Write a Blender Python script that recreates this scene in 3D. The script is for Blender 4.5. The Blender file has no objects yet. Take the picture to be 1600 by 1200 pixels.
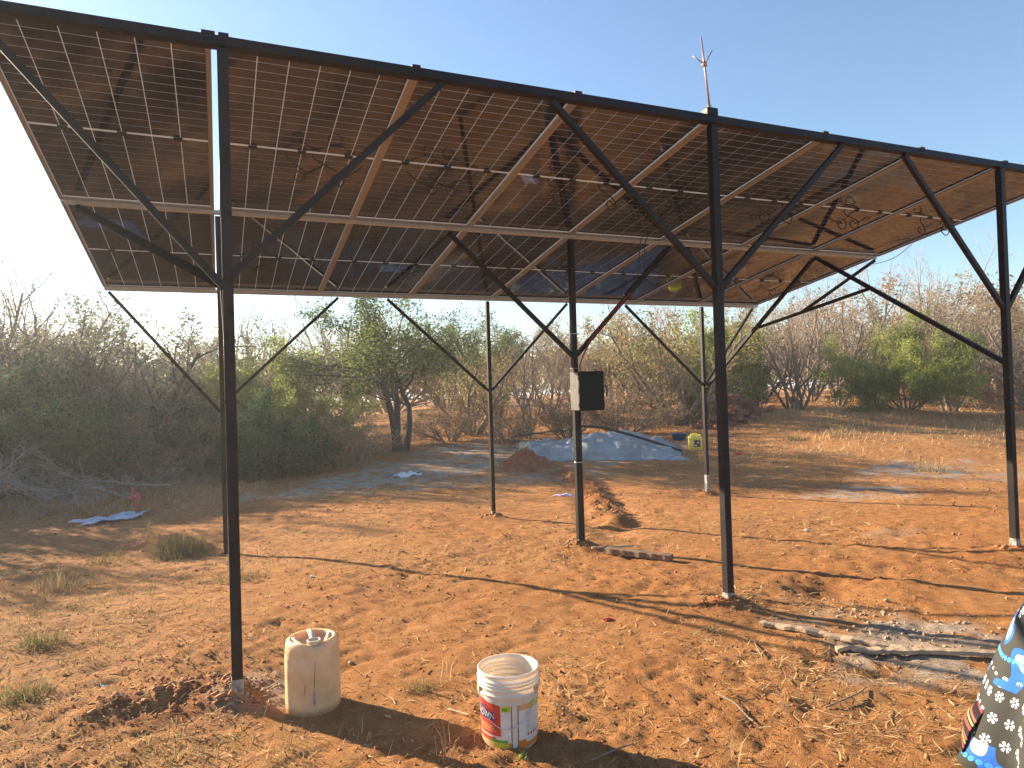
import bpy, bmesh, math, random
import numpy as np
from mathutils import Vector, Matrix, Euler

random.seed(7)
RNG = np.random.default_rng(11)
scene = bpy.context.scene
COL = scene.collection

# ------------------------------------------------------------------ camera
F_PX = 1084.2                       # focal length in pixels of the 1600 px wide photograph
YAW, PIT, ROLL = 0.4019, 0.0152, -0.0302
CAM = np.array([-0.0406, -4.2345, 1.656])
_fw = np.array([math.sin(YAW)*math.cos(PIT), math.cos(YAW)*math.cos(PIT), math.sin(PIT)])
_rt = np.array([math.cos(YAW), -math.sin(YAW), 0.0]); _up = np.cross(_rt, _fw)
CR = math.cos(ROLL)*_rt + math.sin(ROLL)*_up
CU = -math.sin(ROLL)*_rt + math.cos(ROLL)*_up
cam_data = bpy.data.cameras.new('camera'); cam = bpy.data.objects.new('camera', cam_data)
COL.objects.link(cam); scene.camera = cam
cam_data.sensor_width = 36.0; cam_data.lens = F_PX/1600*36.0
cam_data.clip_start = 0.05; cam_data.clip_end = 2000
M = Matrix(((CR[0], CU[0], -_fw[0], CAM[0]), (CR[1], CU[1], -_fw[1], CAM[1]), (CR[2], CU[2], -_fw[2], CAM[2]), (0, 0, 0, 1)))
cam.matrix_world = M

# ------------------------------------------------------------------ sky, sun, exposure
SUN_ELEV = math.radians(20.0)
SUN_AZ = math.radians(126.0)        # direction towards the sun, counter-clockwise from +X
world = bpy.data.worlds.new('World'); scene.world = world; world.use_nodes = True
wn = world.node_tree; bg = wn.nodes['Background']
sky = wn.nodes.new('ShaderNodeTexSky'); sky.sky_type = 'NISHITA'; sky.sun_disc = False
sky.sun_elevation = SUN_ELEV; sky.sun_rotation = math.radians(90.0) - SUN_AZ
sky.altitude = 300; sky.air_density = 1.15; sky.dust_density = 0.6; sky.ozone_density = 3.0
wn.links.new(sky.outputs[0], bg.inputs[0]); bg.inputs[1].default_value = 0.074
sun_d = bpy.data.lights.new('sun', 'SUN'); sun_d.energy = 5.0; sun_d.angle = math.radians(0.55); sun_d.color = (1.0, 0.83, 0.60)
sun = bpy.data.objects.new('sun', sun_d); COL.objects.link(sun)
sdir = Vector((math.cos(SUN_AZ)*math.cos(SUN_ELEV), math.sin(SUN_AZ)*math.cos(SUN_ELEV), math.sin(SUN_ELEV)))
sun.rotation_euler = sdir.to_track_quat('Z', 'Y').to_euler(); sun.location = (-10, 14, 12)
vs = scene.view_settings; vs.view_transform = 'Standard'; vs.look = 'None'; vs.gamma = 1.0; vs.use_curve_mapping = False
vs.exposure = 1.77
scene.render.engine = 'CYCLES'
scene.cycles.max_bounces = 6; scene.cycles.diffuse_bounces = 3; scene.cycles.glossy_bounces = 3
scene.cycles.transmission_bounces = 3; scene.cycles.transparent_max_bounces = 6
scene.cycles.use_denoising = True

# ------------------------------------------------------------------ noise and terrain
def _h(ix, iy, s):
    v = np.sin(ix*127.1 + iy*311.7 + s*74.7)*43758.5453
    return v - np.floor(v)
def vnoise(x, y, s=0):
    ix, iy = np.floor(x), np.floor(y); fx, fy = x-ix, y-iy
    fx = fx*fx*(3-2*fx); fy = fy*fy*(3-2*fy)
    a, b, c, d = _h(ix, iy, s), _h(ix+1, iy, s), _h(ix, iy+1, s), _h(ix+1, iy+1, s)
    return (a+(b-a)*fx)*(1-fy) + (c+(d-c)*fx)*fy
def fbm(x, y, s=0, oct=4):
    r, a, t = 0, 0.5, 0
    for k in range(oct):
        r = r + a*vnoise(x, y, s+k); t += a; a *= 0.5; x = x*2.03+17.3; y = y*2.03-9.1
    return r/t
def sstep(a, b, x):
    t = np.clip((x-a)/(b-a), 0, 1); return t*t*(3-2*t)
FWH = np.array([math.sin(YAW), math.cos(YAW)]); RTH = np.array([math.cos(YAW), -math.sin(YAW)])
def Hbase(x, y):
    dx, dy = x-CAM[0], y-CAM[1]
    D = dx*FWH[0]+dy*FWH[1]; S = dx*RTH[0]+dy*RTH[1]
    q = np.maximum(D-11.0, 0); q = np.minimum(q, 18.0)
    fac = sstep(-0.55, -0.05, S/np.maximum(D, 1.0))
    z = 0.062*q*sstep(0, 4, q)*fac
    z = z - 0.17*sstep(-0.2, -0.6, S/np.maximum(D, 1.0))*sstep(5, 9, D)   # ground falls a little towards the left thicket
    return z
def ray(px, py):
    d = _fw + (px-800)/F_PX*CR + (600-py)/F_PX*CU
    return d
def gp(px, py, lift=0.0):
    """point of the ground seen at a pixel of the photograph"""
    d = ray(px, py); t = 0.5; 
    for k in range(4000):
        p = CAM + d*t
        if p[2] <= float(Hbase(p[0], p[1])) + lift: break
        t += 0.02
    return p
FEAT = []                           # (x, y, radius, height)
for (px, py, r, h) in [(1295, 917, .26, -.10), (948, 833, .28, -.10), (925, 838, .22, .07), (907, 858, .22, .06), (1140, 948, .3, .05), (368, 1085, .28, .03),
                       (1105, 770, .3, .05), (767, 812, .25, .04), (1583, 872, .3, .05), (250, 862, .5, .10), (300, 850, .6, .12), (90, 905, .5, .07),
                       (1270, 668, 1.6, .38), (1380, 655, 2.0, .30), (1180, 660, 1.2, .25), (1480, 690, 1.4, .16), (1330, 690, 1.0, .12),
                       (330, 775, .8, .16), (270, 765, .6, .10)]:
    g = gp(px, py); FEAT.append((g[0], g[1], r, h))
TRENCH = [gp(*q) for q in [(872, 738), (900, 748), (925, 765), (940, 790), (962, 818)]]
LEDGE = [gp(*q) for q in [(150, 1115), (250, 1090), (330, 1075), (352, 1082)]]
def segdist(x, y, pts):
    best = np.full(np.shape(x), 1e9)
    for a, b in zip(pts[:-1], pts[1:]):
        ax, ay, bx_, by_ = a[0], a[1], b[0], b[1]
        t = np.clip(((x-ax)*(bx_-ax)+(y-ay)*(by_-ay))/((bx_-ax)**2+(by_-ay)**2), 0, 1)
        best = np.minimum(best, np.hypot(x-ax-t*(bx_-ax), y-ay-t*(by_-ay)))
    return best
def H(x, y):
    x = np.asarray(x, float); y = np.asarray(y, float)
    z = Hbase(x, y)
    for fx, fy, r, h in FEAT: z = z + h*np.exp(-((x-fx)**2+(y-fy)**2)/(r*r))
    for X_, Y_ in ((0.028, -.03), (3.462, -.03), (6.845, -.03), (3.455, 2.28), (3.36, 4.54), (6.935, 4.54)): z = z + 0.035*np.exp(-((x-X_)**2+(y-Y_)**2)/0.012)
    td = segdist(x, y, TRENCH)
    z = z + 0.12*np.exp(-(td/0.17)**2)*np.clip(2.6*fbm(x*5.5, y*5.5, 31, 4)-0.85, 0, 1) + 0.10*np.exp(-(td/0.2)**2)*(fbm(x*13, y*13, 33, 3)-0.5) - 0.03*np.exp(-((td-0.30)/0.10)**2)
    z = z + 0.05*np.exp(-(segdist(x, y, LEDGE)/0.13)**2)*(0.4+1.2*fbm(x*6, y*6, 37, 3))
    near = sstep(26, 10, np.hypot(x-CAM[0], y-CAM[1]))
    z = z + 0.07*(fbm(x*0.6, y*0.6, 3, 3)-0.5) + 0.030*(fbm(x*2.3, y*2.3, 9, 3)-0.5)
    rough = 0.35 + 1.2*sstep(0.40, 0.64, fbm(x*0.9+5, y*0.9, 21, 2))
    z = z + near*rough*0.031*(fbm(x*11.5, y*11.5, 13, 4)-0.5)
    z = z + near*rough*0.030*np.abs(fbm(x*31, y*31, 17, 2)-0.5)
    # trodden marks: short elongated dents with crumbly rims
    m = fbm(x*4.2+y*2.1, y*8.5-x*3.0, 41, 3); z = z - near*0.014*sstep(0.60, 0.80, m)
    return z
def hz(x, y): return float(H(np.array([x]), np.array([y]))[0])
def G(px, py):
    """ground point at a pixel, on the detailed terrain"""
    p = gp(px, py); return Vector((p[0], p[1], hz(p[0], p[1])))
def at_depth(px, D):
    d = ray(px, 600.0); d = d/(d[0]*FWH[0]+d[1]*FWH[1])
    x, y = CAM[0]+d[0]*D, CAM[1]+d[1]*D
    return Vector((x, y, hz(x, y)))
def on_plane_y(px, py, Y):
    d = ray(px, py); t = (Y-CAM[1])/d[1]; p = CAM+d*t; return Vector(p)

# ------------------------------------------------------------------ materials
def mat(name, color, rough=0.6, metal=0.0, spec=0.5, vary=0.0, scale=6.0, bump=0.0, bscale=40.0, dark=None, coat=0.0, coords='Object', stretch=None):
    m = bpy.data.materials.new(name); m.use_nodes = True; n = m.node_tree; b = n.nodes['Principled BSDF']
    b.inputs['Base Color'].default_value = (*color, 1); b.inputs['Roughness'].default_value = rough
    b.inputs['Metallic'].default_value = metal; b.inputs['Specular IOR Level'].default_value = spec
    b.inputs['Coat Weight'].default_value = coat; b.inputs['Coat Roughness'].default_value = 0.04
    tc = n.nodes.new('ShaderNodeTexCoord'); out = tc.outputs[coords]
    if stretch:
        mp = n.nodes.new('ShaderNodeMapping'); mp.inputs['Scale'].default_value = stretch; n.links.new(out, mp.inputs[0]); out = mp.outputs[0]
    if vary > 0:
        t = n.nodes.new('ShaderNodeTexNoise'); t.inputs['Scale'].default_value = scale; t.inputs['Detail'].default_value = 6; t.inputs['Roughness'].default_value = 0.65
        n.links.new(out, t.inputs['Vector'])
        r = n.nodes.new('ShaderNodeValToRGB'); r.color_ramp.elements[0].position = 0.3; r.color_ramp.elements[1].position = 0.72
        c2 = dark if dark else tuple(c*(1-vary) for c in color)
        r.color_ramp.elements[0].color = (*c2, 1); r.color_ramp.elements[1].color = (*color, 1)
        n.links.new(t.outputs['Fac'], r.inputs[0]); n.links.new(r.outputs[0], b.inputs['Base Color'])
    if bump > 0:
        t2 = n.nodes.new('ShaderNodeTexNoise'); t2.inputs['Scale'].default_value = bscale; t2.inputs['Detail'].default_value = 5
        n.links.new(out, t2.inputs['Vector'])
        bp = n.nodes.new('ShaderNodeBump'); bp.inputs['Strength'].default_value = bump; bp.inputs['Distance'].default_value = 0.02
        n.links.new(t2.outputs['Fac'], bp.inputs['Height']); n.links.new(bp.outputs[0], b.inputs['Normal'])
    return m
def leaf_mat(name, c1, c2, trans=0.5):
    m = bpy.data.materials.new(name); m.use_nodes = True; n = m.node_tree; n.nodes.clear()
    o = n.nodes.new('ShaderNodeOutputMaterial'); g = n.nodes.new('ShaderNodeNewGeometry')
    r = n.nodes.new('ShaderNodeValToRGB'); r.color_ramp.elements[0].color = (*c1, 1); r.color_ramp.elements[1].color = (*c2, 1)
    n.links.new(g.outputs['Random Per Island'], r.inputs[0])
    d = n.nodes.new('ShaderNodeBsdfDiffuse'); t = n.nodes.new('ShaderNodeBsdfTranslucent'); mx = n.nodes.new('ShaderNodeMixShader'); mx.inputs[0].default_value = trans
    for s in (d, t): n.links.new(r.outputs[0], s.inputs['Color'])
    n.links.new(d.outputs[0], mx.inputs[1]); n.links.new(t.outputs[0], mx.inputs[2]); n.links.new(mx.outputs[0], o.inputs[0])
    return m
MT = {}
MT['steel'] = mat('black_painted_steel', (0.0075, 0.008, 0.010), rough=0.48, spec=0.16, vary=0.5, scale=4, dark=(0.028, 0.021, 0.017), bump=0.15, bscale=50)
MT['steel_matt'] = mat('glint_free_black_steel', (0.006, 0.006, 0.007), rough=0.9, spec=0.0, vary=0.4, scale=6)  # copy of the black steel, sun glint removed so one brace stays dark
MT['galv'] = mat('galvanised_steel', (0.60, 0.61, 0.63), rough=0.42, metal=0.55, vary=0.25, scale=14)
MT['alu'] = mat('aluminium_frame', (0.34, 0.32, 0.31), rough=0.42, metal=0.7, vary=0.12, scale=5)
MT['foot'] = mat('bare_concreted_steel', (0.52, 0.49, 0.45), rough=0.9, vary=0.5, scale=26, dark=(0.06, 0.05, 0.045), bump=0.4)
MT['rubber'] = mat('black_rubber', (0.012, 0.012, 0.013), rough=0.5, bump=0.05)
MT['redcable'] = mat('red_cable', (0.35, 0.02, 0.02), rough=0.5, vary=0.3)
MT['copper'] = mat('copper', (0.42, 0.24, 0.18), rough=0.45, metal=0.7, vary=0.35, scale=20)
MT['brass'] = mat('brass', (0.65, 0.45, 0.18), rough=0.4, metal=0.8, vary=0.3)
MT['bark'] = mat('grey_bark', (0.30, 0.235, 0.18), rough=0.95, vary=0.5, scale=14, bump=0.6, bscale=30)
MT['bark_dark'] = mat('dark_bark', (0.075, 0.060, 0.048), rough=0.95, vary=0.5, scale=14, bump=0.7, bscale=25)
MT['twig'] = mat('dry_twig', (0.56, 0.40, 0.27), rough=0.95, vary=0.45, scale=3)
MT['twig_grey'] = mat('grey_twig', (0.42, 0.355, 0.30), rough=0.95, vary=0.4, scale=3)
MT['straw'] = leaf_mat('straw_blades', (0.44, 0.27, 0.12), (0.66, 0.48, 0.27), 0.25)
MT['weed'] = leaf_mat('weed_blades', (0.13, 0.13, 0.045), (0.34, 0.27, 0.13), 0.35)
MT['leaf_green'] = leaf_mat('acacia_leaves', (0.08, 0.12, 0.038), (0.21, 0.24, 0.085))
MT['leaf_dense'] = leaf_mat('dense_leaves', (0.045, 0.095, 0.042), (0.14, 0.20, 0.08))
MT['leaf_light'] = leaf_mat('light_leaves', (0.20, 0.25, 0.06), (0.38, 0.41, 0.13))
MT['leaf_grey'] = leaf_mat('grey_green_leaves', (0.11, 0.125, 0.07), (0.22, 0.22, 0.13))
MT['leaf_dry'] = leaf_mat('dry_leaves', (0.20, 0.12, 0.06), (0.34, 0.23, 0.12))
MT['leaf_olive'] = leaf_mat('olive_leaves', (0.20, 0.17, 0.072), (0.40, 0.31, 0.145))

def ground_material():
    m = bpy.data.materials.new('red_earth'); m.use_nodes = True; n = m.node_tree; b = n.nodes['Principled BSDF']
    b.inputs['Roughness'].default_value = 0.97; b.inputs['Specular IOR Level'].default_value = 0.15
    tc = n.nodes.new('ShaderNodeTexCoord')
    def noise(scale, detail=6, rough=0.6):
        t = n.nodes.new('ShaderNodeTexNoise'); t.inputs['Scale'].default_value = scale; t.inputs['Detail'].default_value = detail; t.inputs['Roughness'].default_value = rough
        n.links.new(tc.outputs['Object'], t.inputs['Vector']); return t.outputs['Fac']
    def ramp(src, stops):
        r = n.nodes.new('ShaderNodeValToRGB'); e = r.color_ramp.elements
        e[0].position, e[0].color = stops[0][0], (*stops[0][1], 1); e[1].position, e[1].color = stops[-1][0], (*stops[-1][1], 1)
        for p, c in stops[1:-1]: x = e.new(p); x.color = (*c, 1)
        n.links.new(src, r.inputs[0]); return r.outputs[0]
    def mix(f, a, c, typ='MIX'):
        x = n.nodes.new('ShaderNodeMix'); x.data_type = 'RGBA'; x.blend_type = typ
        n.links.new(f, x.inputs[0]) if not isinstance(f, float) else setattr(x.inputs[0], 'default_value', f)
        for s, v in ((6, a), (7, c)):
            if isinstance(v, tuple): x.inputs[s].default_value = (*v, 1)
            else: n.links.new(v, x.inputs[s])
        return x.outputs[2]
    def attr(name):
        a = n.nodes.new('ShaderNodeAttribute'); a.attribute_name = name; return a.outputs['Fac']
    base = ramp(noise(0.8, 5), [(0.3, (0.40, 0.16, 0.050)), (0.5, (0.49, 0.21, 0.070)), (0.7, (0.58, 0.29, 0.11))])
    mid = ramp(noise(9, 8, 0.7), [(0.32, (0.23, 0.090, 0.036)), (0.5, (0.50, 0.225, 0.078)), (0.72, (0.69, 0.385, 0.165))])
    c = mix(0.55, base, mid)
    fine = ramp(noise(70, 6, 0.75), [(0.33, (0.55, 0.5, 0.47)), (0.55, (1, 1, 1)), (0.75, (1.25, 1.22, 1.15))])
    c = mix(0.7, c, fine, 'MULTIPLY')
    dry = ramp(noise(38, 7, 0.8), [(0.50, (0, 0, 0)), (0.66, (1, 1, 1))])
    mm = n.nodes.new('ShaderNodeMath'); mm.operation = 'MULTIPLY'; n.links.new(attr('straw'), mm.inputs[0]); n.links.new(dry, mm.inputs[1])
    c = mix(mm.outputs[0], c, (0.46, 0.30, 0.15))
    c = mix(attr('grey'), c, ramp(noise(16, 7, 0.7), [(0.3, (0.33, 0.265, 0.205)), (0.7, (0.56, 0.47, 0.385))]))
    c = mix(attr('damp'), c, (0.20, 0.062, 0.026))
    n.links.new(c, b.inputs['Base Color'])
    bp = n.nodes.new('ShaderNodeBump'); bp.inputs['Strength'].default_value = 1.0; bp.inputs['Distance'].default_value = 0.022
    ad = n.nodes.new('ShaderNodeMath'); ad.operation = 'ADD'; n.links.new(noise(45, 8, 0.75), ad.inputs[0]); n.links.new(noise(170, 3, 0.6), ad.inputs[1])
    n.links.new(ad.outputs[0], bp.inputs['Height']); n.links.new(bp.outputs[0], b.inputs['Normal'])
    return m
MT['earth'] = ground_material()

# ------------------------------------------------------------------ mesh helpers
def props(o, label=None, cat=None, group=None, kind=None):
    if label: o['label'] = label
    if cat: o['category'] = cat
    if group: o['group'] = group
    if kind: o['kind'] = kind
    return o
def link(name, me, m=None, parent=None, loc=None, rot=None):
    o = bpy.data.objects.new(name, me); COL.objects.link(o)
    if m is not None and me is not None and len(me.materials) == 0:
        for k in (m if isinstance(m, (list, tuple)) else [m]): me.materials.append(k)
    if parent is not None: o.parent = parent
    if loc is not None: o.location = loc
    if rot is not None: o.rotation_euler = rot
    return o
def mesh_np(name, V, Fq, smooth=False, midx=None):
    """V (n,3), Fq (m,k) with one face size"""
    me = bpy.data.meshes.new(name); V = np.asarray(V, np.float32); Fq = np.asarray(Fq, np.int32); k = Fq.shape[1]
    me.vertices.add(len(V)); me.vertices.foreach_set('co', V.ravel())
    me.loops.add(Fq.size); me.loops.foreach_set('vertex_index', Fq.ravel())
    me.polygons.add(len(Fq)); me.polygons.foreach_set('loop_start', np.arange(0, Fq.size, k, dtype=np.int32))
    me.polygons.foreach_set('loop_total', np.full(len(Fq), k, np.int32))
    if midx is not None: me.polygons.foreach_set('material_index', np.asarray(midx, np.int32))
    if smooth: me.polygons.foreach_set('use_smooth', np.ones(len(Fq), bool))
    me.update(calc_edges=True); return me
def mesh_py(name, verts, faces, smooth=False):
    me = bpy.data.meshes.new(name); me.from_pydata([tuple(v) for v in verts], [], faces); me.update()
    if smooth:
        for p in me.polygons: p.use_smooth = True
    return me
def box_mesh(name, x0, x1, y0, y1, z0, z1, bevel=0.0):
    bm = bmesh.new(); bmesh.ops.create_cube(bm, size=1.0)
    for v in bm.verts: v.co = Vector(((x0+x1)/2+v.co.x*(x1-x0), (y0+y1)/2+v.co.y*(y1-y0), (z0+z1)/2+v.co.z*(z1-z0)))
    if bevel > 0: bmesh.ops.bevel(bm, geom=bm.edges[:], offset=bevel, segments=2, affect='EDGES', profile=0.5)
    me = bpy.data.meshes.new(name); bm.to_mesh(me); bm.free(); return me
def join_boxes(name, boxes):
    V, Fs = [], []
    for (x0, x1, y0, y1, z0, z1) in boxes:
        k = len(V)
        V += [(x, y, z) for z in (z0, z1) for y in (y0, y1) for x in (x0, x1)]
        Fs += [tuple(k+i for i in f) for f in ((0, 2, 3, 1), (4, 5, 7, 6), (0, 1, 5, 4), (2, 6, 7, 3), (0, 4, 6, 2), (1, 3, 7, 5))]
    return mesh_py(name, V, Fs)
def bar_mesh(name, a, b, w, h=None, up=(0, 0, 1), bevel=0.003):
    """square tube from a to b"""
    a, b = Vector(a), Vector(b); h = h or w; d = (b-a); L = d.length; d.normalize()
    s = d.cross(Vector(up)); s = s.normalized() if s.length > 1e-4 else Vector((1, 0, 0)); u = s.cross(d)
    bm = bmesh.new(); bmesh.ops.create_cube(bm, size=1.0)
    for v in bm.verts:
        c = v.co.copy(); v.co = a + d*((c.z+0.5)*L) + s*(c.x*w) + u*(c.y*h)
    bmesh.ops.bevel(bm, geom=[e for e in bm.edges if abs((e.verts[0].co-e.verts[1].co).normalized().dot(d)) > 0.9], offset=bevel, segments=2, affect='EDGES', profile=0.5)
    bmesh.ops.recalc_face_normals(bm, faces=bm.faces[:])
    me = bpy.data.meshes.new(name); bm.to_mesh(me); bm.free(); return me
def tube_mesh(name, pts, r, n=8, cap=True, smooth=True):
    """round tube along a polyline; r a number or one radius per point"""
    P = [Vector(p) for p in pts]; R = r if isinstance(r, (list, tuple)) else [r]*len(P)
    V, Fs = [], []; ref = Vector((0.31, 0.2, 0.93)).normalized(); prev = None
    for i, p in enumerate(P):
        t = (P[min(i+1, len(P)-1)]-P[max(i-1, 0)]).normalized()
        s = t.cross(ref) if prev is None else prev - t*prev.dot(t)
        if s.length < 1e-5: s = t.cross(Vector((1, 0, 0)))
        s.normalize(); prev = s; u = t.cross(s)
        for k in range(n):
            a = 2*math.pi*k/n; V.append(p + s*(math.cos(a)*R[i]) + u*(math.sin(a)*R[i]))
    for i in range(len(P)-1):
        for k in range(n):
            k2 = (k+1) % n; Fs.append((i*n+k, i*n+k2, (i+1)*n+k2, (i+1)*n+k))
    if cap: Fs.append(tuple(reversed(range(n)))); Fs.append(tuple((len(P)-1)*n+k for k in range(n)))
    return mesh_py(name, V, Fs, smooth)
def lathe_mesh(name, prof, n=48, smooth=True, fn=None):
    V, Fs = [], []
    for (r, z) in prof:
        for k in range(n):
            a = 2*math.pi*k/n; p = Vector((math.cos(a)*r, math.sin(a)*r, z)); V.append(fn(p, a, r, z) if fn else p)
    for i in range(len(prof)-1):
        for k in range(n):
            k2 = (k+1) % n; Fs.append((i*n+k, i*n+k2, (i+1)*n+k2, (i+1)*n+k))
    return mesh_py(name, V, Fs, smooth)
def empty(name, loc, rz=0.0, rot=None, scale=None):
    o = bpy.data.objects.new(name, None); COL.objects.link(o); o.location = loc
    o.rotation_euler = rot if rot else (0, 0, rz); o.empty_display_size = 0.2
    if scale: o.scale = scale
    return o
def smooth_path(pts, n=6):
    P = [Vector(p) for p in pts]; out = []
    for i in range(len(P)-1):
        a, b, c, d = P[max(i-1, 0)], P[i], P[i+1], P[min(i+2, len(P)-1)]
        for k in range(n):
            t = k/n; out.append(0.5*((2*b)+(c-a)*t+(2*a-5*b+4*c-d)*t*t+(3*b-a-3*c+d)*t**3))
    out.append(P[-1]); return out

# ------------------------------------------------------------------ ground
def build_ground():
    base = math.atan2(FWH[1], FWH[0])
    ang = np.concatenate([np.arange(-1.02, 1.02, 0.0062), np.linspace(1.03, 2*math.pi-1.03, 70)]) + base
    rr = [0.25]
    while rr[-1] < 900:
        r = rr[-1]; rr.append(r + (0.10 if r < 1.4 else max(0.0065*r, 0.012) if r < 40 else 0.07*r))
    rr = np.array(rr); A, R = np.meshgrid(ang, rr)
    X = CAM[0]+np.cos(A)*R; Y = CAM[1]+np.sin(A)*R; Z = H(X, Y)
    na, nr = len(ang), len(rr)
    V = np.stack([X.ravel(), Y.ravel(), Z.ravel()], 1)
    i = np.arange(nr-1)[:, None]*na; j = np.arange(na)[None, :]; j2 = (j+1) % na
    Fq = np.stack([i+j, i+na+j, i+na+j2, i+j2], -1).reshape(-1, 4)
    V = np.vstack([V, [[CAM[0], CAM[1], hz(CAM[0], CAM[1])]]])
    me = mesh_np('ground', V, Fq, True)
    bm = bmesh.new(); bm.from_mesh(me); bm.verts.ensure_lookup_table(); c = bm.verts[len(V)-1]
    for k in range(na): bm.faces.new((c, bm.verts[k], bm.verts[(k+1) % na])).smooth = True
    bm.to_mesh(me); bm.free()
    x, y = V[:, 0], V[:, 1]
    grey = np.zeros(len(V)); straw = np.zeros(len(V)); damp = np.zeros(len(V))
    nz = fbm(x*2.2, y*2.2, 51, 4); nz2 = fbm(x*6, y*6, 57, 3)
    for (px, py, ra, rb, w) in [(400, 1080, .30, .30, .8), (1450, 1010, .75, .9, .85), (1540, 1015, .6, .6, .6), (1350, 770, 1.3, .8, .7), (1440, 735, 1.6, .9, .8), (1380, 832, .8, .4, .3),
                                (650, 735, 2.4, 1.6, .9), (790, 700, 2.4, 1.3, .95), (720, 700, 2.0, 1.2, .9), (850, 690, 1.8, 1.2, .9), (560, 755, 2.2, 1.3, .9), (740, 720, 2.5, 1.6, .8), (480, 770, 1.2, .9, .8), (860, 740, 1.4, .8, .5), (960, 715, 1.8, 1.0, .75), (1030, 700, 1.4, 1.1, .7),
                                (1075, 768, .35, .2, .6), (700, 757, 1.6, .6, .6), (1590, 745, 1.0, .6, .5)]:
        g = gp(px, py); e = np.hypot((x-g[0])/ra, (y-g[1])/rb)
        grey = np.maximum(grey, w*sstep(1.0, 0.45, e+1.3*(nz-0.5)))
    grey *= sstep(0.30, 0.52, nz2)
    dx, dy = x-CAM[0], y-CAM[1]; D = dx*FWH[0]+dy*FWH[1]; S = dx*RTH[0]+dy*RTH[1]
    straw = sstep(0.40, 0.68, fbm(x*0.8, y*0.8, 61, 3))*0.9
    straw = np.maximum(straw, sstep(-0.2, -0.6, S/np.maximum(D, .5))*sstep(9, 5, D)*0.95)
    straw = np.maximum(straw, sstep(9, 13, D)*sstep(0.15, 0.45, S/np.maximum(D, .5))*0.95)
    straw = np.maximum(straw, sstep(17, 22, D)*0.8)
    damp = 0.8*np.exp(-(segdist(x, y, TRENCH)/0.22)**2)*sstep(0.3, 0.6, nz2)
    for px, py, r in [(1140, 948, .4), (907, 858, .4), (1295, 917, .3), (300, 1092, .5), (1583, 872, .4)]:
        g = gp(px, py); damp = np.maximum(damp, 0.6*np.exp(-((x-g[0])**2+(y-g[1])**2)/(r*r))*sstep(0.3, 0.6, nz2))
    for nm, arr in (('grey', grey), ('straw', straw), ('damp', damp)):
        a = me.attributes.new(nm, 'FLOAT', 'POINT'); a.data.foreach_set('value', arr.astype(np.float32))
    o = link('ground', me, MT['earth']); o['kind'] = 'structure'
    return o
build_ground()

# ------------------------------------------------------------------ solar canopy
TILT = 0.1535; ZF = 3.715; PITCH = 1.15; ROWP = 2.3275; PW, PL, PT = 1.143, 2.300, 0.032
SD = Vector((0, math.cos(TILT), -math.sin(TILT))); SN = Vector((0, math.sin(TILT), math.cos(TILT)))
def slope(X, s, h=0.0): return Vector((X, 0, ZF)) + SD*s + SN*h
def panel_materials():
    m = bpy.data.materials.new('solar_cell'); m.use_nodes = True; n = m.node_tree; b = n.nodes['Principled BSDF']
    g = n.nodes.new('ShaderNodeNewGeometry'); oi = n.nodes.new('ShaderNodeObjectInfo')
    r = n.nodes.new('ShaderNodeValToRGB'); r.color_ramp.elements[0].color = (0.018, 0.017, 0.028, 1); r.color_ramp.elements[1].color = (0.030, 0.026, 0.040, 1)
    n.links.new(oi.outputs['Random'], r.inputs[0]); n.links.new(r.outputs[0], b.inputs['Base Color'])
    b.inputs['Roughness'].default_value = 0.3; b.inputs['Specular IOR Level'].default_value = 0.0
    b.inputs['Coat Weight'].default_value = 1.0; b.inputs['Coat Roughness'].default_value = 0.035; b.inputs['Coat IOR'].default_value = 1.5
    t = n.nodes.new('ShaderNodeTexNoise'); t.inputs['Scale'].default_value = 2.2; t.inputs['Detail'].default_value = 1
    tc = n.nodes.new('ShaderNodeNewGeometry'); n.links.new(tc.outputs['Position'], t.inputs['Vector'])
    bp = n.nodes.new('ShaderNodeBump'); bp.inputs['Strength'].default_value = 0.10; bp.inputs['Distance'].default_value = 0.012
    n.links.new(t.outputs['Fac'], bp.inputs['Height'])
    for k in ('Normal', 'Coat Normal'): n.links.new(bp.outputs[0], b.inputs[k])
    MT['cell'] = m
    m = bpy.data.materials.new('panel_glass'); m.use_nodes = True; n = m.node_tree; n.nodes.clear(); o = n.nodes.new('ShaderNodeOutputMaterial')
    d = n.nodes.new('ShaderNodeBsdfDiffuse'); d.inputs[0].default_value = (0.64, 0.64, 0.66, 1)
    t = n.nodes.new('ShaderNodeBsdfTranslucent'); t.inputs[0].default_value = (0.64, 0.64, 0.66, 1)
    gl = n.nodes.new('ShaderNodeBsdfGlossy'); gl.inputs['Roughness'].default_value = 0.05
    m1 = n.nodes.new('ShaderNodeMixShader'); m1.inputs[0].default_value = 0.65; m2 = n.nodes.new('ShaderNodeMixShader')
    fr = n.nodes.new('ShaderNodeFresnel'); fr.inputs[0].default_value = 1.5
    n.links.new(d.outputs[0], m1.inputs[1]); n.links.new(t.outputs[0], m1.inputs[2]); n.links.new(fr.outputs[0], m2.inputs[0])
    n.links.new(m1.outputs[0], m2.inputs[1]); n.links.new(gl.outputs[0], m2.inputs[2]); n.links.new(m2.outputs[0], o.inputs[0])
    MT['glass'] = m
panel_materials()
FW = 0.030
me_side_l = join_boxes('frame_side', [(0, 0.003, 0, PL, -PT, 0), (0.003, FW, 0.0035, PL-0.0035, -PT, -PT+0.0025)])
me_side_r = join_boxes('frame_side', [(PW-0.003, PW, 0, PL, -PT, 0), (PW-FW, PW-0.003, 0.0035, PL-0.0035, -PT, -PT+0.0025)])
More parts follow.
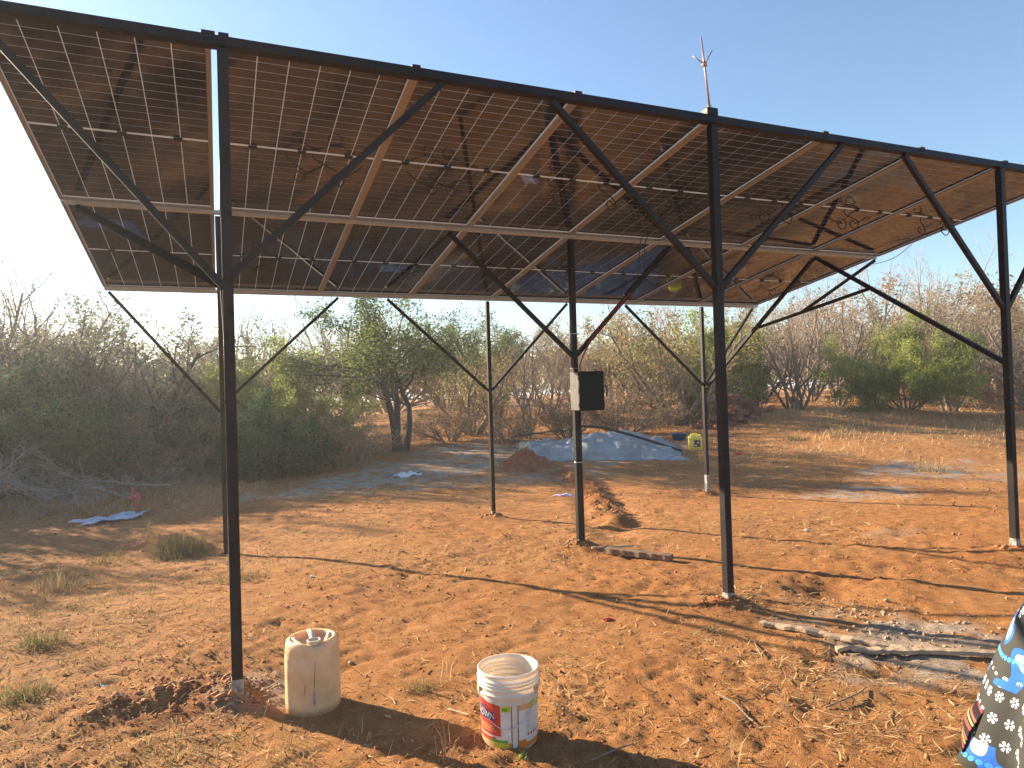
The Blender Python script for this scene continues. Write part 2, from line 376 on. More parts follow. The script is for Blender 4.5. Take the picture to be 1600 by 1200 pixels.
me_end_f = join_boxes('frame_end', [(0.0035, PW-0.0035, 0, 0.003, -PT, 0), (FW+0.001, PW-FW-0.001, 0.003, 0.014, -PT, -PT+0.0025)])
me_end_b = join_boxes('frame_end', [(0.0035, PW-0.0035, PL-0.003, PL, -PT, 0), (FW+0.001, PW-FW-0.001, PL-0.014, PL-0.003, -PT, -PT+0.0025)])
me_glass = join_boxes('glass_sheet', [(0.0035, PW-0.0035, 0.0035, PL-0.0035, -0.007, -0.001)])
CWp, CHp, GAPC = 0.1815, 0.0920, 0.024
CX0 = (PW-6*CWp)/2; CY0 = (PL-24*CHp-GAPC)/2
def cell_xy(i, j): return CX0+i*CWp, CY0+j*CHp+(GAPC if j >= 12 else 0)
cg, ch = 0.0028, 0.0032
me_cell = join_boxes('cell', [(cg, CWp-cg, ch, CHp-ch, -0.0095, -0.0072)])
all_cells = []
for j in range(24):
    for i in range(6):
        x, y = cell_xy(i, j); all_cells.append((x+cg, x+CWp-cg, y+ch, y+CHp-ch, -0.0095, -0.0072))
me_sheet = join_boxes('cell_grid', all_cells)
me_jb = box_mesh('junction_box', -0.030, 0.030, -0.016, 0.016, -0.028, -0.0097, 0.003)
for me, k in ((me_side_l, 'alu'), (me_side_r, 'alu'), (me_end_f, 'alu'), (me_end_b, 'alu'), (me_glass, 'glass'), (me_cell, 'cell'), (me_sheet, 'cell'), (me_jb, 'rubber')):
    me.materials.append(MT[k])
ORD = ['first', 'second', 'third', 'fourth', 'fifth', 'sixth', 'seventh', 'eighth']
def loop_cable(kind, rnd):
    """dangling panel lead, in panel coordinates (z negative is down)"""
    y0 = PL/2; x0 = PW/2 + rnd.uniform(-0.3, 0.3); s = rnd.choice((-1, 1))
    pts = [(x0, y0-0.01, -0.022)]
    x1 = x0+s*rnd.uniform(0.10, 0.22); dr = rnd.uniform(0.06, 0.13)
    pts += [(x0+s*0.03, y0+0.03, -0.05), (x1, y0+0.05, -0.05-dr*0.6)]
    R = rnd.uniform(0.042, 0.058)
    for k in range(13):
        a = 2*math.pi*k/12*1.15; pts.append((x1+R*math.sin(a)*0.9, y0+0.06+0.004*k+rnd.uniform(-.006, .006), -0.05-dr-R*(1-math.cos(a))+R))
    pts += [(x1+s*0.10, y0+0.10, -0.05-dr*0.5), (x1+s*0.2, y0+0.09, -0.038)]
    return tube_mesh('cable', smooth_path(pts, 4), 0.0056, 6)
rnd = random.Random(5)
for row in (0, 1):
    for j in range(-1, 7):
        X0 = j*PITCH+0.0035 if j >= 0 else -0.030-PW
        if j == 0: X0 = 0.012
        root = empty('solar_panel', slope(X0, row*ROWP), rot=(-TILT, 0, 0))
        rn = 'high front' if row == 0 else 'low back'
        extra = ' at the left end' if j == -1 else (' at the right end' if j == 6 else '')
        props(root, f'dark glass solar panel, {ORD[j+1]} from left in the {rn} row{extra}', 'solar panel', 'solar panels on the canopy')
        for nm, me in (('frame_side', me_side_l), ('frame_side', me_side_r), ('frame_end', me_end_f), ('frame_end', me_end_b), ('glass_sheet', me_glass)):
            link(nm, me, None, root)
        if row == 0:
            for b in range(24):
                for a in range(6):
                    x, y = cell_xy(a, b); link('cell', me_cell, None, root, (x, y, 0))
        else:
            link('cell_grid', me_sheet, None, root)['kind'] = 'stuff'
        for q in (1/6+0.03, 0.5, 5/6-0.03):
            link('junction_box', me_jb, None, root, (PW*q, PL/2, 0))
        if j >= 0:
            for t in range(2 if row == 0 else 1): link('cable', loop_cable(0, rnd), MT['rubber'], root)

canopy = empty('canopy_frame', (0, 0, 0))
props(canopy, 'black steel post frame with diagonal braces holding up the solar panels', 'canopy frame')
CWD, BRW, BMH = 0.058, 0.040, 0.046
XL, XR = -1.160, 8.045
B0 = -PT-0.001                     # beam top, just under the panel frames
def beam(s, name, m, w=0.046, h=BMH, x0=XL, x1=XR):
    a, b = slope(x0, s, B0-h/2), slope(x1, s, B0-h/2)
    return link(name, bar_mesh(name, a, b, w, h, SN), m, canopy)
_fa, _fb = slope(XL, -0.0285, -0.029), slope(XR, -0.0285, -0.029)
link('front_beam', bar_mesh('front_beam', _fa, _fb, 0.052, 0.060, SN), MT['steel'], canopy)
beam(ROWP-0.02, 'middle_beam', MT['galv'], 0.030, 0.032, XL+.02, XR-.05)
beam(ROWP+PL-0.03, 'back_beam', MT['galv'], 0.045, 0.036)
def colz(s, w): return (slope(0, s, B0-(BMH if s > 0.1 else 0.030))).z
rows = {0: (-0.0285, -0.030), 1: (ROWP-0.02, (slope(0, ROWP-0.02)).y), 2: (ROWP+PL-0.03, (slope(0, ROWP+PL-0.03)).y)}
COLS = {}
def column(key, X, row, foot=0.0, leanx=0.0, w=CWD):
    s, Y = rows[row]; zt = colz(s, w)-0.004; zb = hz(X, Y)-0.25
    o = link('post', bar_mesh('post', (X, Y, zb), (X, Y, zt), w, w, (0, 1, 0)), MT['steel'], canopy)
    if foot > 0:
        zg = hz(X, Y)
        link('bare_foot', bar_mesh('bare_foot', (X, Y, zg-0.1), (X, Y, zg+foot), w+0.006, w+0.006, (0, 1, 0)), MT['foot'], o)
    COLS[key] = (X, Y, zt)
column('P1', 0.028, 0, 0.055); column('P2', 3.462, 0, 0.03); column('P3', 6.845, 0, 0.075)
column('M2', 3.455, 1, 0.0, 0, 0.055)
column('B1', 0.012, 2, 0, 0, 0.050); column('B2', 3.36, 2, 0.03, 0, 0.048); column('B3', 6.935, 2, 0.24, 0, 0.050)
def brace(a, b, w=BRW, name='brace', up=(0, 1, 0)):
    return link(name, bar_mesh(name, a, b, w, w, up), MT['steel'], canopy)
YF, YM, YB = rows[0][1], rows[1][1], rows[2][1]
def front_brace(key, zj, top_px, side, Y, row, w=BRW, dy=0.0):
    X, _, zt = COLS[key]
    if isinstance(top_px, tuple): Xt = on_plane_y(top_px[0], top_px[1], Y).x
    else: Xt = top_px
    brace((X+side*(CWD/2-0.004), Y+dy, zj), (Xt, Y+dy, zt-0.004), w)
front_brace('P1', 2.31, -1.135, -1, YF, 0); front_brace('P1', 2.38, (690, 134), 1, YF, 0)
front_brace('P2', 2.42, (862, 162), -1, YF, 0); front_brace('P2', 2.42, (1315, 228), 1, YF, 0)
front_brace('P3', 2.33, (1412, 243), -1, YF, 0); front_brace('P3', 2.33, 7.95, 1, YF, 0)
brace((0.0, YF+0.03, 2.32), (-1.05, YM, colz(rows[1][0], 0)-0.004), BRW, 'brace', (0.75, 0.2, 0.6)).data.materials[0] = MT['steel_matt']
apl = Vector((-0.005, YM, colz(rows[1][0], 0)-0.02))
brace((0.03, YF+0.03, 1.80), apl, 0.042, 'strut', (1, 0, 0)); brace((0.012, YB-0.02, 1.66), apl+Vector((0, 0.02, -0.01)), 0.042, 'strut', (1, 0, 0))
front_brace('M2', 2.05, (700, 362), -1, YM, 1); front_brace('M2', 2.05, (1046, 388), 1, YM, 1)
front_brace('B1', 1.56, -1.12, -1, YB, 2, 0.034); front_brace('B1', 1.66, (528, 460), 1, YB, 2, 0.034)
front_brace('B2', 1.72, (605, 464), -1, YB, 2, 0.034); front_brace('B2', 1.72, (886, 486), 1, YB, 2, 0.034)
front_brace('B3', 1.72, (977, 476), -1, YB, 2, 0.034); front_brace('B3', 1.72, (1175, 480), 1, YB, 2, 0.034)
# A-frame carrying the middle beam at the right end, where there is no middle post
apx = Vector((6.92, YM, colz(rows[1][0], 0)-0.02)); pf = Vector((6.91, YF+0.03, 1.80)); pb = Vector((6.95, YB-0.02, 1.66))
brace(pf, apx+Vector((0, -0.01, 0)), 0.042, 'strut', (1, 0, 0)); brace(pb, apx+Vector((0.0, 0.02, -0.01)), 0.042, 'strut', (1, 0, 0))
ta = pf.lerp(apx, 0.66)+Vector((0.045, 0, 0)); tb = pb.lerp(apx, 0.52)+Vector((0.045, 0, 0))
brace(ta, tb, 0.036, 'tie', (1, 0, 0))
brace(tb.lerp(ta, 0.42)+Vector((0.02, 0, 0.01)), Vector((7.98, YM, colz(rows[1][0], 0)-0.004)), 0.034, 'strut')
# clamps on the front edge and under the middle joints
for j in range(0, 7):
    X = j*PITCH
    if j == 0:
        for dx, w in ((-0.045, 0.072), (0.035, 0.056)):
            link('clamp', box_mesh('clamp', X+dx-w/2, X+dx+w/2, -0.062, 0.05, ZF-0.022, ZF+0.026, 0.003), MT['steel'], canopy)
    elif j != 3:
        link('clamp', box_mesh('clamp', X-0.028, X+0.028, -0.062, 0.05, ZF-0.018, ZF+0.022, 0.003), MT['steel'], canopy)
# lightning rod
lr = empty('lightning_rod', (3.45, -0.02, ZF+0.006)); props(lr, 'copper lightning rod with three prongs standing on the front beam', 'lightning rod')
link('base_clamp', box_mesh('base_clamp', -0.05, 0.05, -0.04, 0.04, 0.0, 0.058, 0.006), MT['steel'], lr)
link('collar', tube_mesh('collar', [(0, 0, 0.056), (0, 0, 0.085)], 0.016, 10), MT['brass'], lr)
top = Vector((-0.055, 0, 0.60))
link('rod', tube_mesh('rod', [(0, 0, 0.08), (-0.03, 0, 0.37), top], [0.0085, 0.0075, 0.005], 10), MT['copper'], lr)
hub = Vector((-0.033, 0, 0.395))
link('hub', tube_mesh('hub', [hub-Vector((0, 0, 0.016)), hub+Vector((0, 0, 0.016))], 0.019, 10), MT['copper'], lr)
for d in ((-0.085*RTH[0], -0.085*RTH[1], 0.07), (0.062*RTH[0], 0.062*RTH[1], 0.105), (0.03, 0.06, 0.05)):
    link('prong', tube_mesh('prong', [hub, hub+Vector(d)], [0.0055, 0.004], 8), MT['copper'], lr)

# electrical box on the middle post
X2, Y2, _ = COLS['M2']
eb = empty('electrical_box', (X2, Y2, 1.47), math.radians(4)); props(eb, 'black steel electrical box strapped to the middle post', 'electrical box')
MT['boxpaint'] = mat('box_black_paint', (0.007, 0.0072, 0.008), rough=0.5, spec=0.2, vary=0.4, scale=7, bump=0.06)
MT['boxside'] = mat('worn_box_side', (0.15, 0.135, 0.12), rough=0.7, vary=0.85, scale=9, dark=(0.03, 0.027, 0.025), bump=0.15, stretch=(6, 6, 1))
link('body', box_mesh('body', -0.085, 0.215, -0.20, -0.035, 0.0, 0.40, 0.006), MT['boxside'], eb)
dr = link('door', box_mesh('door', -0.088, 0.218, -0.222, -0.202, -0.004, 0.404, 0.005), MT['boxpaint'], eb)
for zz in (0.06, 0.20, 0.34): link('hinge', tube_mesh('hinge', [(-0.092, -0.206, zz-0.025), (-0.092, -0.206, zz+0.025)], 0.007, 8), MT['foot'], dr)
link('handle', tube_mesh('handle', smooth_path([(0.215, -0.215, 0.245), (0.245, -0.225, 0.24), (0.248, -0.23, 0.20), (0.240, -0.23, 0.135)], 4), 0.009, 8), MT['rubber'], eb)
link('strap', box_mesh('strap', -0.036, 0.036, -0.036, 0.036, 0.44, 0.447), MT['foot'], eb)
cb = empty('supply_cable', (X2, Y2, 1.9)); props(cb, 'red and black cables running along the brace into the box', 'cable')
def lv(p): return Vector(p)-Vector((X2, Y2, 1.9))
bt = Vector((on_plane_y(1046, 388, YM).x, YM, COLS['M2'][2])); bj = Vector((X2+0.03, YM, 2.05))
for k, (mm, off) in enumerate((('redcable', 0.030), ('rubber', 0.040), ('rubber', -0.034), ('redcable', -0.028))):
    pts = [lv((X2+0.05, Y2-0.045, 1.86)), lv((X2+0.05, Y2-0.05, 1.98))] + [lv(bj.lerp(bt, t)+Vector((off*0.4, -0.026-0.004*k, abs(off)*0.5+rnd.uniform(-.015, .015)))) for t in (0.15, 0.3, 0.45, 0.55)]
    e = bj.lerp(bt, 0.56); pts += [lv(e+Vector((0.05+0.07*k, 0.0, 0.25))), lv(e+Vector((-0.05+0.12*k, -0.3+0.1*k, 0.62))), lv(slope(e.x+0.05*k-0.1, 1.16, -0.04))]
    if mm == 'redcable': pts = pts[:6]
    link('wire', tube_mesh('wire', smooth_path(pts, 5), 0.005, 6), MT[mm], cb)
link('conduit', tube_mesh('conduit', [lv((X2+0.045, Y2-0.006, 1.47)), lv((X2+0.045, Y2-0.006, 0.75)), lv((X2+0.046, Y2-0.006, hz(X2, Y2)-0.05))], 0.011, 8), MT['rubber'], cb)
for z in (0.92, 2.28): link('cable_tie', tube_mesh('cable_tie', [lv((X2+0.045*math.cos(a)+0.015, Y2+0.045*math.sin(a), z)) for a in np.linspace(0, 6.28, 15)], 0.005, 5), MT['galv'], cb)
link('loose_wire', tube_mesh('loose_wire', smooth_path([lv(slope(8.02, 1.8, -0.05)), lv(slope(8.06, 2.1, -0.12)), lv(slope(8.04, 2.4, -0.10)), lv(slope(7.98, 2.3, -0.05))], 5), 0.004, 5), MT['rubber'], cb)
# ------------------------------------------------------------------ trees and bushes
def _rot(d, ang, az):
    d = d/np.linalg.norm(d); r = np.array([0.0, 0.0, 1.0]) if abs(d[2]) < 0.9 else np.array([1.0, 0, 0])
    s = np.cross(d, r); s /= np.linalg.norm(s); u = np.cross(s, d)
    return d*math.cos(ang) + (s*math.cos(az)+u*math.sin(az))*math.sin(ang)
def grow(seed, P):
    rg = random.Random(seed); segs = []; tips = []
    UP = np.array([0, 0, 1.0]); mx = P['lev']
    def br(p, d, L, r, lev):
        n = P['nseg'][lev]; st = L/n; path = [(p, r, d)]
        for i in range(n):
            w = P['wig'][lev]; d = d + np.array([rg.gauss(0, w), rg.gauss(0, w), rg.gauss(0, w)]) + UP*P['trop'][lev]
            d = d/np.linalg.norm(d); q = p + d*st
            if q[2] < 0.03: q[2] = 0.03
            r2 = r*(1-(1-P['tip'])*(i+1)/n)/(1-(1-P['tip'])*i/n); segs.append((p, q, r, r2, lev)); p, r = q, r2; path.append((p, r, d))
        if lev < mx:
            k = P['kids'][lev]; k = max(1, int(round(k*rg.uniform(0.75, 1.25))))
            az = rg.uniform(0, 6.28)
            for c in range(k):
                t = P['t0'][lev] + (1-P['t0'][lev])*(c+rg.uniform(0.2, 0.9))/k; t = min(t, 0.999)*n; i = int(t); f = t-i
                a, b = path[i], path[i+1]; az += 2.4+rg.uniform(-.5, .5)
                br(a[0]*(1-f)+b[0]*f, _rot(b[2], P['ang'][lev]*rg.uniform(0.6, 1.25), az), L*P['ratio'][lev]*rg.uniform(0.6, 1.2)*(1-0.35*t/n), max(b[1]*0.62, 0.0030), lev+1)
        if lev >= mx-1: tips.append((path, lev))
    for s in range(P['stems']):
        az = 2*math.pi*(s+rg.uniform(-.35, .35))/P['stems']; ln = P['lean']*rg.uniform(0.35, 1.2)
        d = np.array([math.cos(az)*math.sin(ln), math.sin(az)*math.sin(ln), math.cos(ln)])
        br(np.array([math.cos(az)*P['spread']*rg.random(), math.sin(az)*P['spread']*rg.random(), -0.08]), d, P['len']*rg.uniform(0.75, 1.1), P['rad']*rg.uniform(0.7, 1.1), 0)
    return segs, tips
def seg_tubes(segs, n):
    A = np.array([s[0] for s in segs]); B = np.array([s[1] for s in segs]); ra = np.array([s[2] for s in segs]); rb = np.array([s[3] for s in segs])
    d = B-A; d /= np.linalg.norm(d, axis=1)[:, None]+1e-9
    ref = np.where(np.abs(d[:, 2:3]) < 0.9, np.array([[0, 0, 1.0]]), np.array([[1.0, 0, 0]]))
    s = np.cross(d, ref); s /= np.linalg.norm(s, axis=1)[:, None]; u = np.cross(s, d)
    V = np.zeros((len(segs), 2*n, 3))
    for k in range(n):
        a = 2*math.pi*k/n; o = s*math.cos(a)+u*math.sin(a)
        V[:, k] = A-d*ra[:, None]*0.3 + o*ra[:, None]; V[:, n+k] = B + o*rb[:, None]
    base = (np.arange(len(segs))*2*n)[:, None]
    Fq = np.concatenate([base+np.array([[k, (k+1) % n, n+(k+1) % n, n+k]]) for k in range(n)], 0)
    return V.reshape(-1, 3), Fq
def ribbons(segs, rg):
    A = np.array([s[0] for s in segs]); B = np.array([s[1] for s in segs]); ra = np.array([s[2] for s in segs]); rb = np.array([s[3] for s in segs])
    d = B-A; d /= np.linalg.norm(d, axis=1)[:, None]+1e-9; r = rg.normal(size=d.shape); s = np.cross(d, r); s /= np.linalg.norm(s, axis=1)[:, None]+1e-9
    V = np.stack([A-s*ra[:, None], A+s*ra[:, None], B+s*rb[:, None], B-s*rb[:, None]], 1)
    return V.reshape(-1, 3), np.arange(len(segs)*4).reshape(-1, 4)
def leaf_quads(pos, size, rg, asp=0.5):
    n = len(pos); d = rg.normal(size=(n, 3)); d /= np.linalg.norm(d, axis=1)[:, None]; r = rg.normal(size=(n, 3)); s = np.cross(d, r); s /= np.linalg.norm(s, axis=1)[:, None]
    L = size*rg.uniform(0.6, 1.35, n)[:, None]
    V = np.stack([pos, pos+d*L*0.5+s*L*asp*0.5, pos+d*L, pos+d*L*0.5-s*L*asp*0.5], 1)
    return V.reshape(-1, 3), np.arange(n*4).reshape(-1, 4)
PROTO = {}
def make_proto(key, seed, P, bark, twig, leaf, nleaf, lsize, lspread, zmin=0.0, asp=0.55):
    segs, tips = grow(seed, P); rg = np.random.default_rng(seed)
    wood = [s for s in segs if s[4] <= 1]; fine3 = [s for s in segs if s[4] == 2]; fine = [s for s in segs if s[4] >= 3]
    V, Fq = seg_tubes(wood, 7); trunk = mesh_np('trunk', V, Fq, True); trunk.materials.append(MT[bark])
    parts = [seg_tubes(fine3, 3)]; mi = [np.zeros(len(parts[0][1]), int)]
    if fine: r = ribbons(fine, rg); parts.append(r); mi.append(np.zeros(len(r[1]), int))
    if nleaf > 0:
        pts = []
        for path, lev in tips:
            for k in range(nleaf if lev == P['lev'] else max(1, nleaf//3)):
                t = rg.random()*(len(path)-1.001); i = int(t); f = t-i; pts.append(path[i][0]*(1-f)+path[i+1][0]*f)
        pts = np.array(pts)+rg.normal(0, lspread, (len(pts), 3)); pts = pts[pts[:, 2] > zmin]
        l = leaf_quads(pts, lsize, rg, asp); parts.append(l); mi.append(np.ones(len(l[1]), int))
    off = 0; VV, FF = [], []
    for v, f in parts: VV.append(v); FF.append(f+off); off += len(v)
    crown = mesh_np('crown', np.vstack(VV), np.vstack(FF), False, np.concatenate(mi)); crown.materials.append(MT[twig]); crown.materials.append(MT[leaf])
    top = np.percentile(np.vstack(VV)[:, 2], 99.5); PROTO[key] = (trunk, crown, float(top))
TH = dict(stems=7, lean=0.55, spread=0.12, len=2.3, rad=0.040, lev=3, tip=0.35, nseg=[6, 5, 4, 3], wig=[0.10, 0.13, 0.17, 0.2], trop=[0.05, 0.05, 0.04, 0.03],
          kids=[7, 6, 6], t0=[0.2, 0.15, 0.1], ang=[0.7, 0.75, 0.8], ratio=[0.52, 0.52, 0.5])
make_proto('thorn_a', 1, TH, 'bark', 'twig_grey', 'leaf_olive', 1, 0.030, 0.02)
make_proto('thorn_b', 2, dict(TH, stems=5, lean=0.4, len=2.8, kids=[8, 6, 6]), 'bark', 'twig', 'leaf_dry', 1, 0.028, 0.02)
make_proto('thorn_c', 3, dict(TH, stems=9, lean=0.75, len=1.9, kids=[7, 6, 6]), 'bark_dark', 'twig_grey', 'leaf_grey', 5, 0.036, 0.04)
make_proto('dry_bush', 4, dict(TH, stems=11, lean=0.9, len=1.1, rad=0.022, kids=[8, 6, 5]), 'bark', 'twig', 'leaf_dry', 2, 0.035, 0.03)
make_proto('olive_bush', 5, dict(TH, stems=8, lean=0.7, len=1.7, kids=[7, 6, 6]), 'bark', 'twig', 'leaf_olive', 3, 0.040, 0.04)
make_proto('dense_bush', 6, dict(TH, stems=12, lean=1.0, len=1.35, rad=0.03, kids=[8, 7, 5]), 'bark_dark', 'twig_grey', 'leaf_dense', 16, 0.055, 0.06)
make_proto('light_bush', 8, dict(TH, stems=9, lean=0.8, len=1.6, rad=0.025, kids=[8, 7, 5], trop=[0.04, 0.0, -0.05, -0.08]), 'bark', 'twig', 'leaf_light', 17, 0.042, 0.05)
make_proto('green_tree', 9, dict(TH, stems=3, lean=0.4, spread=0.12, len=2.4, rad=0.075, kids=[9, 8, 6], t0=[0.35, 0.15, 0.1], trop=[0.03, 0.02, 0.0, -0.03]), 'bark_dark', 'twig_grey', 'leaf_green', 12, 0.045, 0.05)
make_proto('acacia', 23, dict(TH, stems=3, lean=0.30, spread=0.10, len=2.5, rad=0.075, kids=[9, 9, 7], t0=[0.45, 0.2, 0.1], ang=[0.95, 0.8, 0.8], ratio=[0.78, 0.5, 0.5], wig=[0.17, 0.18, 0.2, 0.2], trop=[0.04, -0.02, 0.0, -0.05], tip=0.3),
           'bark_dark', 'twig_grey', 'leaf_green', 14, 0.046, 0.08, 1.1)
make_proto('bare_tree', 22, dict(TH, stems=4, lean=0.45, spread=0.15, len=2.9, rad=0.05, kids=[8, 7, 7], trop=[0.03, 0.03, 0.02, 0.02], ratio=[0.6, 0.55, 0.5]), 'bark', 'twig', 'leaf_dry', 0, 0.025, 0.02)
TREES = []
tr = random.Random(99)
def tree(name, key, loc, height, label, cat, group=None, rz=None, sx=1.0):
    trunk, crown, top = PROTO[key]; s = height/top
    root = empty(name, (loc[0], loc[1], loc[2]-0.02), tr.uniform(0, 6.28) if rz is None else rz, scale=(s*sx, s*sx, s))
    props(root, label, cat, group); link('trunk', trunk, None, root); link('crown', crown, None, root); return root
# named plants that can be told apart: name, prototype, pixel column, depth, height, label, category, width factor
for (nm, key, px, D, h, lab, cat, sx) in [
    ('acacia_tree', 'acacia', 622, 17.3, 4.3, 'spreading green acacia with dark forked trunk behind the back posts', 'tree', 1.25),
    ('evergreen_bush', 'dense_bush', 40, 14.6, 2.6, 'dark evergreen bush at the left edge above the cut branches', 'bush', 1.05),
    ('evergreen_bush', 'dense_bush', 412, 14.8, 1.7, 'bright green leafy bush just behind the nearest post', 'bush', 0.72),
    ('leafy_bush', 'light_bush', 455, 17.6, 3.0, 'tall yellow green bush between nearest post and acacia', 'bush', 0.85),
    ('thorn_bush', 'thorn_a', 385, 20.5, 4.3, 'bare grey thorn bush against white sky right of nearest post', 'bush', 0.9),
    ('thorn_bush', 'thorn_c', 300, 18.5, 2.7, 'low brown thorn bush left of the nearest post', 'bush', 1.0),
    ('thorn_bush', 'thorn_a', 215, 17.5, 4.3, 'dense grey thorn bush above the pink rag', 'bush', 1.1),
    ('thorn_bush', 'thorn_c', 125, 17.8, 4.8, 'dense grey thorn bush next to the dark evergreen bush', 'bush', 1.1),
    ('thorn_tree', 'thorn_b', 15, 18.6, 6.0, 'tall bare thorn tree at the left edge of the thicket', 'tree', 1.1),
    ('thorn_bush', 'thorn_c', 170, 19.6, 4.2, 'grey thorn bush behind the pink rag, second row', 'bush', 1.2),
    ('thorn_bush', 'thorn_a', 75, 19.2, 5.0, 'tall grey thorn bush behind the dark evergreen bush', 'bush', 1.2),
    ('thorn_bush', 'thorn_c', 255, 20.2, 3.2, 'brown thorn bush between pink rag and nearest post', 'bush', 1.2),
    ('thorn_bush', 'thorn_a', -60, 18.4, 5.2, 'grey thorn bush cut off by the left edge', 'bush', 1.2),
    ('dry_shrub', 'dry_bush', 230, 15.8, 1.7, 'brown dry shrub above the cut branches', 'shrub', 1.4),
    ('dry_shrub', 'dry_bush', 160, 16.0, 1.9, 'dry shrub right of the dark evergreen bush', 'shrub', 1.4),
    ('thorn_bush', 'thorn_b', 905, 21.5, 2.8, 'brown thorn bush behind the electrical box', 'bush', 1.2),
    ('thorn_bush', 'thorn_b', 860, 23.5, 3.4, 'brown thorn bush just left of the electrical box', 'bush', 1.2),
    ('leafy_bush', 'light_bush', 1100, 22.8, 3.3, 'yellow green bush left of the second front post', 'bush', 0.9),
    ('dry_shrub', 'dry_bush', 530, 15.3, 1.3, 'tangled dry shrub left of the acacia trunk', 'shrub', 1.3),
    ('dry_shrub', 'dry_bush', 700, 18.4, 1.1, 'low dry shrub right of the acacia trunk', 'shrub', 1.5),
    ('green_bush', 'olive_bush', 735, 19.8, 2.5, 'green bush right of the acacia behind the back post', 'bush', 1.1),
    ('thorn_tree', 'bare_tree', 822, 18.4, 3.2, 'small grey thorn tree between back post and electrical box', 'tree', 0.9),
    ('dry_shrub', 'dry_bush', 790, 17.8, 1.0, 'low brown shrub behind the red soil heap', 'shrub', 1.5),
    ('green_tree', 'green_tree', 775, 24.5, 4.0, 'dark green tree behind the small grey thorn tree', 'tree', 1.0),
    ('dry_shrub', 'dry_bush', 965, 18.6, 1.5, 'brown dry shrub behind the grey plastic sheet', 'shrub', 1.5),
    ('dry_shrub', 'dry_bush', 885, 18.3, 1.2, 'brown dry shrub right behind the electrical box post', 'shrub', 1.3),
    ('thorn_bush', 'thorn_b', 1000, 20.6, 2.5, 'reddish brown thorn bush above the blue basin', 'bush', 1.0),
    ('green_bush', 'olive_bush', 1062, 20.8, 3.7, 'olive green bush beside the far right back post', 'bush', 1.0),
    ('green_bush', 'olive_bush', 960, 26.0, 3.9, 'olive green bush far behind the electrical box', 'bush', 1.2),
    ('green_tree', 'green_tree', 1178, 22.6, 3.0, 'small dark stemmed tree right behind the brick pile', 'tree', 0.7),
    ('thorn_tree', 'bare_tree', 1235, 23.5, 4.9, 'bare brown tree right of the brick pile', 'tree', 1.0),
    ('thorn_tree', 'bare_tree', 1310, 25.0, 5.3, 'bare brown tree left of the light green bush', 'tree', 1.0),
    ('leafy_bush', 'light_bush', 1415, 20.5, 2.7, 'light green feathery bush on the right', 'bush', 0.95),
    ('thorn_tree', 'bare_tree', 1450, 27.0, 6.6, 'tallest bare brown tree on the right against blue sky', 'tree', 1.0),
    ('green_bush', 'olive_bush', 1585, 24.0, 4.3, 'olive bush behind the far right front post', 'bush', 1.2),
    ('dry_shrub', 'dry_bush', 1530, 22.0, 1.3, 'pale dry shrub left of the far right front post', 'shrub', 1.2),
    ('green_bush', 'olive_bush', 1500, 23.5, 2.2, 'grey olive bush between light green bush and right post', 'bush', 1.2),
    ('dry_shrub', 'dry_bush', 1150, 24.0, 1.6, 'dry shrub glimpsed behind the brick pile', 'shrub', 1.3)]:
    p = at_depth(px, D); tree(nm, key, p, h, lab, cat, None, 3.6 if key == 'acacia' else None, sx)
# further thicket, row on row: nothing tells these apart
keys = ['thorn_b', 'thorn_b', 'bare_tree', 'thorn_c', 'olive_bush', 'thorn_b', 'thorn_a', 'bare_tree', 'dry_bush', 'bare_tree']
USED = {}
def thicket_label(k, row, px):
    look = {'thorn_a': 'grey thorn tree', 'thorn_b': 'brown thorn tree', 'bare_tree': 'bare tree', 'thorn_c': 'low thorn bush', 'dry_bush': 'dry brown bush', 'olive_bush': 'olive bush', 'green_tree': 'green tree'}[k]
    zone = 'at the left edge' if px < 130 else 'left of the nearest post' if px < 345 else 'right of the nearest post' if px < 520 else 'behind the acacia' if px < 740 else 'between back post and electrical box' if px < 890 \
        else 'right of the electrical box' if px < 1090 else 'behind the brick pile' if px < 1220 else 'left of the light green bush' if px < 1380 else 'behind the light green bush' if px < 1540 else 'at the right edge'
    lab = look + ' of the ' + ('front', 'middle', 'farthest')[row] + ' thicket row ' + zone
    n = USED.get(lab, 0); USED[lab] = n+1
    return lab + ('', ', further right', ', furthest right', ', rightmost')[min(n, 3)]
for row, (D0, step, h0) in enumerate([(22.5, 92, 3.9), (27.0, 78, 5.0), (34.0, 66, 5.9)]):
    px = -260.0+row*17
    while px < 1900:
        D = D0+tr.uniform(-1.2, 1.4); p = at_depth(px, D); h = h0*tr.uniform(0.75, 1.12); k = tr.choice(keys)
        gap = (560 < px < 700) and D < 31                # red clearing seen past the acacia trunk
        if 690 < px < 1130: h *= 0.78
        if row == 0 and (600 < px < 1190): gap = True
        if 240 < px < 340: h *= 0.62
        if px < 230: h *= 1.1
        if not gap: tree('thicket_tree', k, p, h, thicket_label(k, row, px), 'tree', 'thicket trees in the background', None, tr.uniform(0.95, 1.3))
        px += step*tr.uniform(0.8, 1.2)*1.15
# thicket going on past the left edge of the picture; it shades the ground there
for (x, y, h, k, lab) in [(-6.3, 12.0, 3.6, 'thorn_c', 'low thorn bush just past the left edge, nearest of three'), (-8.2, 14.0, 4.4, 'olive_bush', 'olive bush past the left edge, middle of three'), (-5.6, 15.2, 4.6, 'thorn_a', 'grey thorn tree past the left edge, farthest of three')]:
    tree('thicket_tree', k, (x, y, hz(x, y)), h, lab, 'tree', 'thicket trees past the left edge', None, 1.15)
